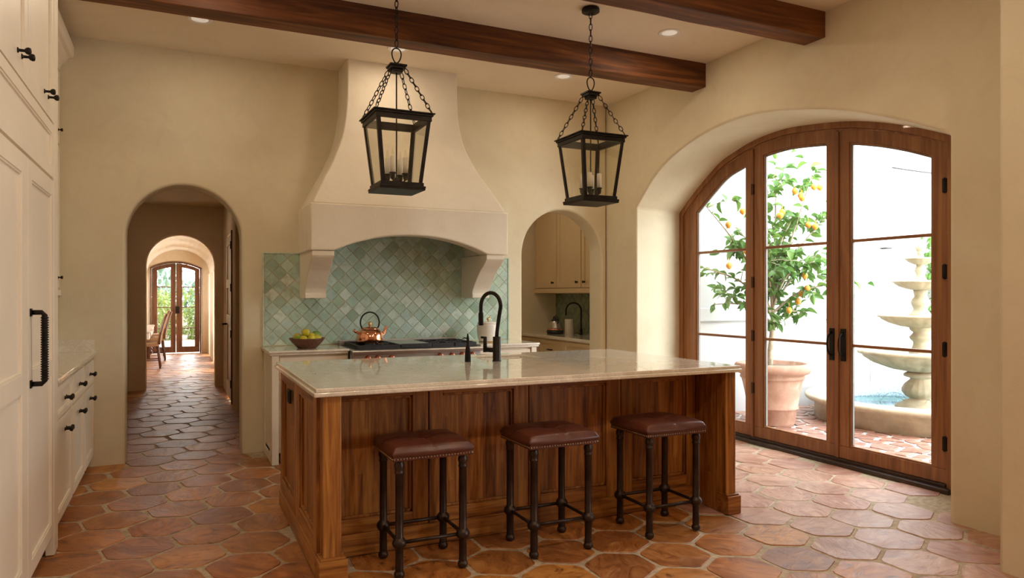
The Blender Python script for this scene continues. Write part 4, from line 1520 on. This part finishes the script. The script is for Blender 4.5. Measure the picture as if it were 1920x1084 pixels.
# ------------------------------------------------------------------ recessed ceiling lamps and added fill lights
dl = [(.165, 5.95, 'white recessed ceiling lamp at the far left above the hallway arch'), (1.718, 5.94, 'white recessed ceiling lamp hidden behind the left lantern chain'), (3.381, 6.02, 'white recessed ceiling lamp between hood and right wall'), (3.587, 4.649, 'white recessed ceiling lamp between the two beams')]
for i, (x, y, lab) in enumerate(dl + [(.165, 4.65, ''), (.9, 3.0, 'F'), (2.9, 3.0, 'F'), (.4, .8, 'G'), (2.6, .8, 'G'), (3.7, 8.0, 'P'), (.07, 10.4, 'H')]):  # G, P, H: unseen fill lights added for island front, pantry and hall
    cz_ = {'P': 3.0, 'H': 2.75}.get(lab, CZ)
    if len(lab) > 1:
        t = thing('recessed_lamp', lab, 'ceiling lamp', (x, y, CZ), 'recessed lamps in the ceiling')
        obj('trim_ring', B().lathe([(.062, -.004), (.085, -.008), (.09, -.003), (.09, 0), (.062, 0)], (x, y, CZ), 28, ring=True), M_LAMP, t)
        obj('lens', B().lathe([(.002, -.001), (.04, -.002), (.064, -.004), (.064, 0), (.002, 0)], (x, y, CZ), 24), M_LENS, t)
    d = bpy.data.lights.new('downlight_or_fill', 'AREA')
    d.shape = 'DISK'
    d.size = .12
    d.energy = DOWN_W * {'H': .35, 'F': 1.8, 'G': 5.0}.get(lab, 1)  # F: unseen pair, boosted to brighten the island front
    d.color = (1, .80, .58)
    o = bpy.data.objects.new('downlight_or_fill', d)
    o.location = (x, y, cz_ - .012)
    C.objects.link(o)

# ------------------------------------------------------------------ courtyard
struct('ground_courtyard', B().box(5.14, 16, -1.5, 8.6, -.09, -.03), M_GROUTW, 'pale mortar bed under the courtyard paving', 'ground')
cyd = bpy.data.objects['ground_courtyard']
VJ = {}


def vj(x, y):
    k = (round(x, 2), round(y, 2))
    if k not in VJ:
        VJ[k] = (R.uniform(-.06, .06), R.uniform(-.06, .06))
    return x + VJ[k][0], y + VJ[k][1]


M_FLAG = tile_floor('courtyard_paving_clay', ['8e6454', '9c705e', '94685a', 'a47a68'], '6e4638', 'b09080', .7)
s = .24
hh = s * math.sqrt(3) / 2
cnt = 0
for j in range(0, 26):
    for i in range(0, 22):
        px = 5.3 + i * s + (s / 2 if j % 2 else 0)
        py = 2.1 + j * hh
        if py > 6.68 or px > 5.3 + (py - 1.9) * 1.35 + .6:
            continue
        if (px - 7.69) ** 2 + (py - 5.39) ** 2 < 1.0 or (py < 3.0 and px > 6.5):
            continue
        if cnt >= 298:
            break
        Rr = s / math.sqrt(3)
        ps_ = [Vector(vj(px + Rr * math.cos(PI / 2 + k * PI / 3), py + Rr * math.sin(PI / 2 + k * PI / 3))) for k in range(6)]
        c_ = sum(ps_, Vector((0, 0))) / 6
        poly = [c_ + (q - c_) * (1 - .030 / max(.05, (q - c_).length)) for q in ps_]
        zt_ = R.uniform(-.022, -.016)
        bb = B().loft([[(q.x, q.y, -.05) for q in poly], [(q.x, q.y, zt_ - .004) for q in poly], [(c_.x + (q.x - c_.x) * .95, c_.y + (q.y - c_.y) * .95, zt_) for q in poly]], smooth=False)
        obj('paving_stone', bb, M_FLAG, cyd)
        cnt += 1
print('paving', cnt)
wc_ = struct('wall_courtyard', B().box(5.22, 16, 6.72, 6.95, -.1, 4.6).box(5.22, 16, 6.70, 6.72, 1.09, 1.25).box(8.55, 9.15, 6.705, 6.72, .0, .62), M_WHITEWALL, 'tall white stucco courtyard wall behind the fountain', 'wall', .008)
struct('wall_courtyard_side', B().box(15.8, 16, -1.5, 6.8, -.1, 4.6), M_WHITEWALL, 'white stucco side wall of the courtyard', 'wall')
bxo('ledge_shadow_gap', (5.22, 15.8, 6.708, 6.722, 1.075, 1.09), simple('grey_joint', (.35, .35, .34), .9, 0, .05, 8, .02), wc_, 0)
wl = thing('wall_sconce', 'small white box lamp on the courtyard wall above the fountain', 'wall lamp', (8.80, 6.70, 2.1))
bxo('shade', (8.73, 8.88, 6.60, 6.72, 2.05, 2.17), M_WHITEWALL, wl)
bxo('underside', (8.75, 8.86, 6.615, 6.70, 2.035, 2.05), M_IRON, wl)
tag(obj('wall_cable', B().tube([(8.98, 6.70, 3.17), (9.4, 6.69, 3.155), (9.9, 6.69, 3.15)], .009, 6), M_IRON), 'thin dark cable across the upper courtyard wall', 'cable')

# fountain
FX, FY = 7.693, 5.386
ft = thing('fountain', 'four-tier cast stone fountain with fluted bowls standing in a round pool', 'fountain', (FX, FY, 0))
fo = (FX, FY, 0)
ow = B()
ow.lathe([(.98, -.02), (1.12, -.02), (1.12, .165), (1.15, .17), (1.20, .185), (1.225, .205), (1.225, .235), (1.20, .25), (1.03, .25), (1.0, .24), (.98, .23)], fo, 72, ring=True)
obj('pool_rim', ow, M_STONE, ft)
obj('pool_mosaic', B().lathe([(.975, .0), (.985, .0), (.985, .232), (.975, .232)], fo, 72, ring=True), M_MOSAIC, ft)
obj('pool_floor', B().lathe([(.01, .0), (.98, .0), (.98, .02), (.01, .02)], fo, 48), M_POOLW, ft)
obj('water', B().lathe([(.01, .10), (.976, .10), (.976, .122), (.01, .122)], fo, 64), M_WATER, ft)
obj('pedestal', B().lathe([(.02, .02), (.26, .02), (.262, .13), (.25, .15), (.20, .17), (.17, .20), (.115, .215), (.11, .23), (.15, .25), (.185, .30), (.185, .34), (.16, .39), (.11, .44), (.105, .455), (.17, .475), (.175, .50), (.15, .52), (.12, .53), (.02, .53)], fo, 56, .07, (.24, .42), 18), M_STONE, ft)


def bowl(r, zr, zb, rn, nfl):
    h = zr - zb
    pf = [(rn * .9, zb - .005), (rn, zb), (r * .45, zb + h * .12), (r * .72, zb + h * .38), (r * .88, zb + h * .66), (r * .93, zb + h * .78), (r * .99, zb + h * .82), (r, zb + h * .90), (r * .985, zb + h), (r * .90, zb + h), (r * .80, zb + h * .80), (r * .5, zb + h * .55), (.02, zb + h * .5)]
    o = obj('bowl', B().lathe(pf, fo, nfl * 6, .055, (zb + h * .05, zb + h * .77), nfl), M_STONE, ft)
    obj('bowl_water', B().lathe([(.01, zb + h * .6), (r * .82, zb + h * .84), (r * .82, zb + h * .85), (.01, zb + h * .85)], fo, 32), M_WATER, o)


bowl(.655, .775, .53, .12, 20)
bowl(.445, 1.18, 1.03, .09, 18)
bowl(.293, 1.57, 1.46, .06, 16)
bowl(.160, 1.83, 1.75, .04, 12)
obj('stem', B().lathe([(.02, .60), (.155, .62), (.155, .665), (.13, .69), (.095, .74), (.075, .80), (.075, .83), (.105, .86), (.115, .89), (.085, .92), (.075, .94), (.11, .97), (.115, 1.0), (.09, 1.04), (.02, 1.05)], (FX, FY, .04), 32), M_STONE, ft)
obj('stem', B().lathe([(.02, 1.10), (.115, 1.12), (.12, 1.175), (.10, 1.20), (.07, 1.24), (.085, 1.28), (.10, 1.32), (.085, 1.36), (.062, 1.39), (.07, 1.43), (.075, 1.46), (.02, 1.48)], fo, 32), M_STONE, ft)
obj('stem', B().lathe([(.02, 1.50), (.075, 1.52), (.075, 1.57), (.055, 1.60), (.042, 1.64), (.06, 1.68), (.055, 1.715), (.04, 1.73), (.045, 1.76), (.02, 1.77)], fo, 28), M_STONE, ft)
obj('finial', B().lathe([(.02, 1.78), (.04, 1.79), (.036, 1.85), (.03, 1.87), (.042, 1.885), (.032, 1.895), (.045, 1.915), (.056, 1.945), (.055, 1.965), (.04, 1.995), (.012, 2.012), (.002, 2.015)], fo, 24), M_STONE, ft)
for k in range(5):
    a = k * 2 * PI / 5 + 2.75
    pts = [(FX + (.19 + t * .40) * math.cos(a), FY + (.19 + t * .40) * math.sin(a), .20 + .30 * t - .42 * t * t) for t in [i / 8 for i in range(9)]]
    obj('water_jet', B().tube(pts, .006, 6), M_WATER, ft)

# lemon tree in pot
PXX, PYY = 6.03, 5.98
lt = thing('potted_lemon_tree', 'young lemon tree with fruit in a large terracotta pot outside the doors', 'potted tree', (PXX, PYY, -.03))
pcn = (PXX, PYY, -.02)
obj('pot', B().lathe([(.02, 0), (.235, 0), (.24, .01), (.262, .16), (.268, .165), (.280, .175), (.280, .19), (.270, .20), (.29, .33), (.318, .46), (.330, .50), (.342, .505), (.345, .52), (.335, .535), (.350, .55), (.388, .565), (.405, .60), (.405, .635), (.39, .665), (.365, .672), (.345, .66), (.33, .62), (.02, .61)], pcn, 56), M_POT, lt)
sb = B()
sb.lathe([(.01, .62), (.15, .628), (.33, .622), (.33, .60), (.01, .60)], pcn, 30)
obj('soil', sb, M_SOIL, lt)
T0 = Vector((PXX, PYY, .60))
cr_ = lambda x, y, z: Vector((PXX + x, PYY + y, z))
tk = [cr_(-.03, .0, .60), cr_(-.015, .01, .80), cr_(.0, .0, 1.0), cr_(.01, 0, 1.2), cr_(.0, 0, 1.34)]
obj('trunk', B().tube(catmull([tuple(q) for q in tk], 4), [.033 - .0008 * i for i in range(17)], 12), M_BARK, lt)
RB = random.Random(5)
u_r = Vector((.905, -.4258, 0))     # across the crown, as a tree trained flat against the wall spreads
u_d = Vector((.4258, .905, 0))
tips = []
mains = [(-.80, -.12, 2.42, 1.15), (-.85, .10, 1.75, 1.2), (-.66, .0, 1.30, 1.10), (.10, .15, 2.95, 1.34), (-.10, -.1, 2.7, 1.34), (.48, .0, 2.85, 1.34), (.85, .12, 1.92, 1.28), (.80, -.15, 1.55, 1.2), (.62, .0, 2.30, 1.3), (.35, .30, 2.35, 1.34), (-.35, .25, 2.2, 1.34), (-.15, -.32, 1.9, 1.3), (.30, -.3, 1.75, 1.25), (.42, .05, 1.22, 1.0), (.02, .33, 2.0, 1.34), (.25, .0, 2.3, 1.34), (-.45, .05, 2.02, 1.2)]
allpts = []
for k, (a, d_, z, z0) in enumerate(mains):
    base = Vector((PXX, PYY, z0))
    end = Vector((PXX, PYY, z)) + u_r * a + u_d * d_
    mid = base.lerp(end, .45) + Vector((0, 0, .10 + .05 * RB.random())) + u_r * RB.uniform(-.05, .05)
    pts = catmull([tuple(base), tuple(mid), tuple(end)], 7)
    nn = len(pts)
    br = obj('branch', B().tube(pts, [.016 - .012 * i / (nn - 1) for i in range(nn)], 7), M_BARK, lt)
    for i in range(3, nn):
        allpts.append((Vector(pts[i]), (Vector(pts[i]) - Vector(pts[i - 1])).normalized()))
    tw = B()
    for q in range(7):
        i = RB.randrange(3, nn - 1)
        p0 = Vector(pts[i])
        dv = (u_r * RB.uniform(-1, 1) + u_d * RB.uniform(-.8, .8) + Vector((0, 0, RB.uniform(-.5, 1)))).normalized()
        L = RB.uniform(.12, .34)
        p1 = p0 + dv * L * .5 + Vector((0, 0, .02))
        p2 = p0 + dv * L
        if p2.x < 5.36:
            continue
        tp = catmull([tuple(p0), tuple(p1), tuple(p2)], 3)
        tw.tube(tp, [.005 - .0005 * x for x in range(len(tp))], 5)
        for x in range(1, len(tp)):
            allpts.append((Vector(tp[x]), dv))
    obj('twig', tw, M_BARK, br)


def leaf_mesh(sc_, fold, name='leaf', mat=None):
    b = B()
    st = [(0, 0), (.18, .28), (.42, .42), (.70, .33), (.90, .14), (1.0, 0)]
    L, W = .085 * sc_, .085 * sc_
    vs, fs = [], []
    for t, w_ in st:
        z = -.18 * t * t * L * 1.6
        vs += [(t * L, -w_ * W * .62, z + fold * w_ * L), (t * L, 0, z), (t * L, w_ * W * .62, z + fold * w_ * L)]
    for i in range(len(st) - 1):
        fs += [(3 * i, 3 * i + 3, 3 * i + 4, 3 * i + 1), (3 * i + 1, 3 * i + 4, 3 * i + 5, 3 * i + 2)]
    return vs, fs


LMS = []
for k in range(5):
    vs, fs = leaf_mesh(.95 + .15 * k, .25 + .1 * k)
    me = bpy.data.meshes.new('leaf')
    me.from_pydata(vs, [], fs)
    me.polygons.foreach_set('use_smooth', [True] * len(fs))
    me.materials.append(M_LEAF)
    LMS.append((me, vs, fs))
rest = B()
off = wloc(lt)
for k in range(1250):
    p, d_ = RB.choice(allpts)
    dv = (d_ * .6 + Vector((RB.uniform(-1, 1), RB.uniform(-1, 1), RB.uniform(-1.0, .5)))).normalized()
    q = dv.to_track_quat('X', 'Z').to_euler()
    Mx = Matrix.Translation(p) @ q.to_matrix().to_4x4() @ Matrix.Rotation(RB.uniform(-1.2, 1.2), 4, 'X')
    me, vs, fs = LMS[RB.randrange(2, 5) if k < 298 else RB.randrange(0, 4)]
    if k < 298:
        o = bpy.data.objects.new('leaf', me)
        C.objects.link(o)
        o.parent = lt
        o.matrix_local = Matrix.Translation(-off) @ Mx
    else:
        rest.add([tuple(Mx @ Vector(v)) for v in vs], fs, True)
obj('foliage', rest, M_LEAF, lt)['kind'] = 'stuff'
# fruit placed where it hangs in the crown: (across, height)
fr = [(-.56, 2.17), (-.52, 1.73), (-.36, 1.88), (.07, 2.32), (.03, 2.28), (.20, 2.55), (.26, 2.50), (.42, 2.60), (.50, 2.60), (.36, 2.18), (.42, 2.16), (.30, 1.62), (.33, 1.48), (.29, 1.42), (.26, 1.34), (.14, 1.24), (.26, 2.47), (-.40, 2.32)]
for a, z in fr:
    r = .034
    cpt = Vector((PXX, PYY, z)) + u_r * a + u_d * RB.uniform(-.25, -.05)
    b = B().lathe([(.002, -r * 1.25), (.010, -r * 1.1), (r * .6, -r * .85), (r * .95, -r * .35), (r, .1 * r), (r * .8, r * .62), (r * .4, r * .95), (.004, r * 1.05)], (0, 0, 0), 14)
    b.xf(Matrix.Translation(cpt) @ Matrix.Rotation(RB.uniform(-.3, .3), 4, 'X'))
    b.tube([tuple(cpt + Vector((0, 0, r))), tuple(cpt + Vector((.01, .01, r + .05)))], .003, 5)
    obj('lemon', b, M_LEMON, lt)

# climbing vine right of the fountain
vn = thing('climbing_vine', 'leafy green vine on the courtyard wall right of the fountain', 'vine', (10.2, 6.62, -.03))
vb = B()
RV = random.Random(9)
for k in range(3):
    x = 9.85 + .25 * k
    vb.tube(catmull([(x, 6.6, -.03), (x - .05, 6.6, .8), (x + .06, 6.6, 1.6), (x - .08, 6.6, 2.4)], 4), .014, 6)
obj('stem', vb, M_BARK, vn)
vl = B()
for k in range(520):
    z = RV.uniform(1.1, 2.25)
    p = Vector((9.78 + RV.gauss(0, .22) + .1 * math.sin(z * 5), 6.58 - abs(RV.gauss(0, .09)), z))
    if p.x < 9.40:
        continue
    Mx = Matrix.Translation(p) @ Matrix.Rotation(RV.uniform(0, 6.3), 4, 'Z') @ Matrix.Rotation(RV.uniform(-.3, 1.4), 4, 'Y')
    vs, fs = leaf_mesh(1.2, .3)
    vl.add([tuple(Mx @ Vector(v)) for v in vs], fs, True)
obj('foliage', vl, M_LEAF, vn)['kind'] = 'stuff'

# ------------------------------------------------------------------ dining table and chairs glimpsed beyond the arches
dt = thing('dining_table', 'pale draped dining table at the left beyond the arches', 'table', (-.95, 16.0, 0))
obj('table_top', B().box(-1.5, -.42, 14.6, 17.6, .70, .74), M_TABLE, dt, .02, 3)
obj('cloth_skirt', B().box(-1.48, -.44, 14.62, 17.58, .58, .70), M_TABLE, dt, .01)
for sx in (-1.4, -.55):
    for sy in (14.8, 17.4):
        bxo('leg', (sx - .04, sx + .04, sy - .04, sy + .04, 0, .60), M_CHAIRW, dt)


def chair(loc, label):
    x, y, _ = loc
    t = thing('dining_chair', label, 'chair', loc, 'upholstered chairs at the dining table')
    # faces -X (towards the table), back on +X side
    obj('seat', B().box(x - .24, x + .22, y - .24, y + .24, .42, .50), M_CHAIRF, t, .02, 3)
    rg = []
    for i in range(9):
        z = .46 + i * .072
        dx = .20 + .13 * (i / 8) ** 1.6
        hw = .24 + .01 * math.sin(i / 8 * PI) - (.05 if i == 8 else 0)
        rg.append([(x + dx, y - hw, z), (x + dx + .05, y - hw, z), (x + dx + .065, y, z), (x + dx + .05, y + hw, z), (x + dx, y + hw, z), (x + dx + .012, y, z)])
    obj('backrest', B().loft(rg, smooth=False), M_CHAIRF, t, .012, 2)
    for s_ in (-1, 1):
        pp = B()
        pp.tube([(x + .235 + .13 * (i / 8) ** 1.6, y + s_ * .245, .46 + i * .072) for i in range(9)], .016, 6)
        obj('back_frame', pp, M_CHAIRW, t)
    for sx in (-1, 1):
        for sy in (-1, 1):
            x0 = x + sx * .20
            obj('leg', B().tube([(x0 + (.05 if sx > 0 else 0), y + sy * .21, 0), (x0, y + sy * .21, .43)], [.018, .026], 6), M_CHAIRW, t)
    obj('stretcher', B().tube([(x - .2, y - .21, .16), (x + .22, y - .21, .16)], .012, 6).tube([(x - .2, y + .21, .16), (x + .22, y + .21, .16)], .012, 6).tube([(x, y - .21, .16), (x, y + .21, .16)], .012, 6), M_CHAIRW, t)
    return t


c0 = chair((-.52, 15.30, 0), 'upholstered dining chair nearest the arch')
dup(c0, (-.46, 17.1, 0), 'upholstered dining chair behind the nearest one')
dup(c0, (-.50, 18.35, 0), 'upholstered dining chair farthest away by the glass door')

# ------------------------------------------------------------------ garden beyond the far door
struct('ground_garden', B().box(-14, 16, YF + .3, 60, -.12, -.06), M_GROUND, 'pinkish gravel terrace beyond the far door', 'ground')


def shrub(name, label, c, r, n, mat, seed, ls=2.0, cat='shrub'):
    rr = random.Random(seed)
    t = thing(name, label, cat, (c[0], c[1], -.06))
    b = B()
    for _ in range(n):
        u = Vector((rr.gauss(0, 1), rr.gauss(0, 1), rr.gauss(0, 1))).normalized()
        k = rr.random() ** .25 * (1 + .22 * noise.noise(u * 2.1 + Vector((seed, 0, 0))))
        p = Vector((c[0] + u.x * r[0] * k, c[1] + u.y * r[1] * k, max(-.02, c[2] + u.z * r[2] * k)))
        Mx = Matrix.Translation(p) @ Matrix.Rotation(rr.uniform(0, 6.3), 4, 'Z') @ Matrix.Rotation(rr.uniform(-1, 1.4), 4, 'Y')
        vs, fs = leaf_mesh(ls, .3)
        b.add([tuple(Mx @ Vector(v)) for v in vs], [(0, 3, 4, 1), (1, 4, 5, 2), (3, 9, 10, 4), (4, 10, 11, 5), (9, 15, 16, 10), (10, 16, 17, 11)], True)
    obj('foliage', b, mat, t)['kind'] = 'stuff'
    obj('stem', B().tube([(c[0], c[1], -.06), (c[0] + .05, c[1], c[2])], [.08 * r[0], .03], 6), M_BARK, t)
    return t


shrub('hedge_shrub', 'yellow green shrub in the left pane of the far door', (-.85, 25.5, .6), (.9, .9, 1.0), 1500, M_HEDGE, 3)
shrub('hedge_shrub', 'yellow green shrub in the right pane of the far door', (1.15, 25.6, .55), (.85, .9, .95), 1500, M_HEDGE, 4)
shrub('hedge_shrub', 'yellow green shrub between the other two beyond the far door', (.2, 28.8, .6), (1.6, .9, 1.1), 1300, M_HEDGE, 6)
shrub('garden_tree', 'hazy green tree behind the shrubs on the left of the far door', (-2.0, 36, 2.2), (2.2, 1.6, 2.0), 1600, M_HAZE, 7, 4.5, 'tree')
shrub('garden_tree', 'hazy green tree behind the shrubs on the right of the far door', (2.0, 42, 1.2), (3.2, 1.6, 1.2), 1400, M_HAZE, 8, 4.5, 'tree')
tb = thing('overhanging_tree', 'tree with a bare pinkish limb arching over the far door view', 'tree', (2.2, 23, -.06))
obj('trunk', B().tube(catmull([(2.0, 23, -.06), (1.85, 23, 1.2), (1.5, 22.9, 1.9), (.9, 22.8, 2.35), (.1, 22.6, 2.6), (-.7, 22.5, 2.45)], 5), [.15 - .0045 * i for i in range(26)], 8), simple('pinkish_bark', (.5, .36, .28), .9, 0, .15, 12, .4), tb)
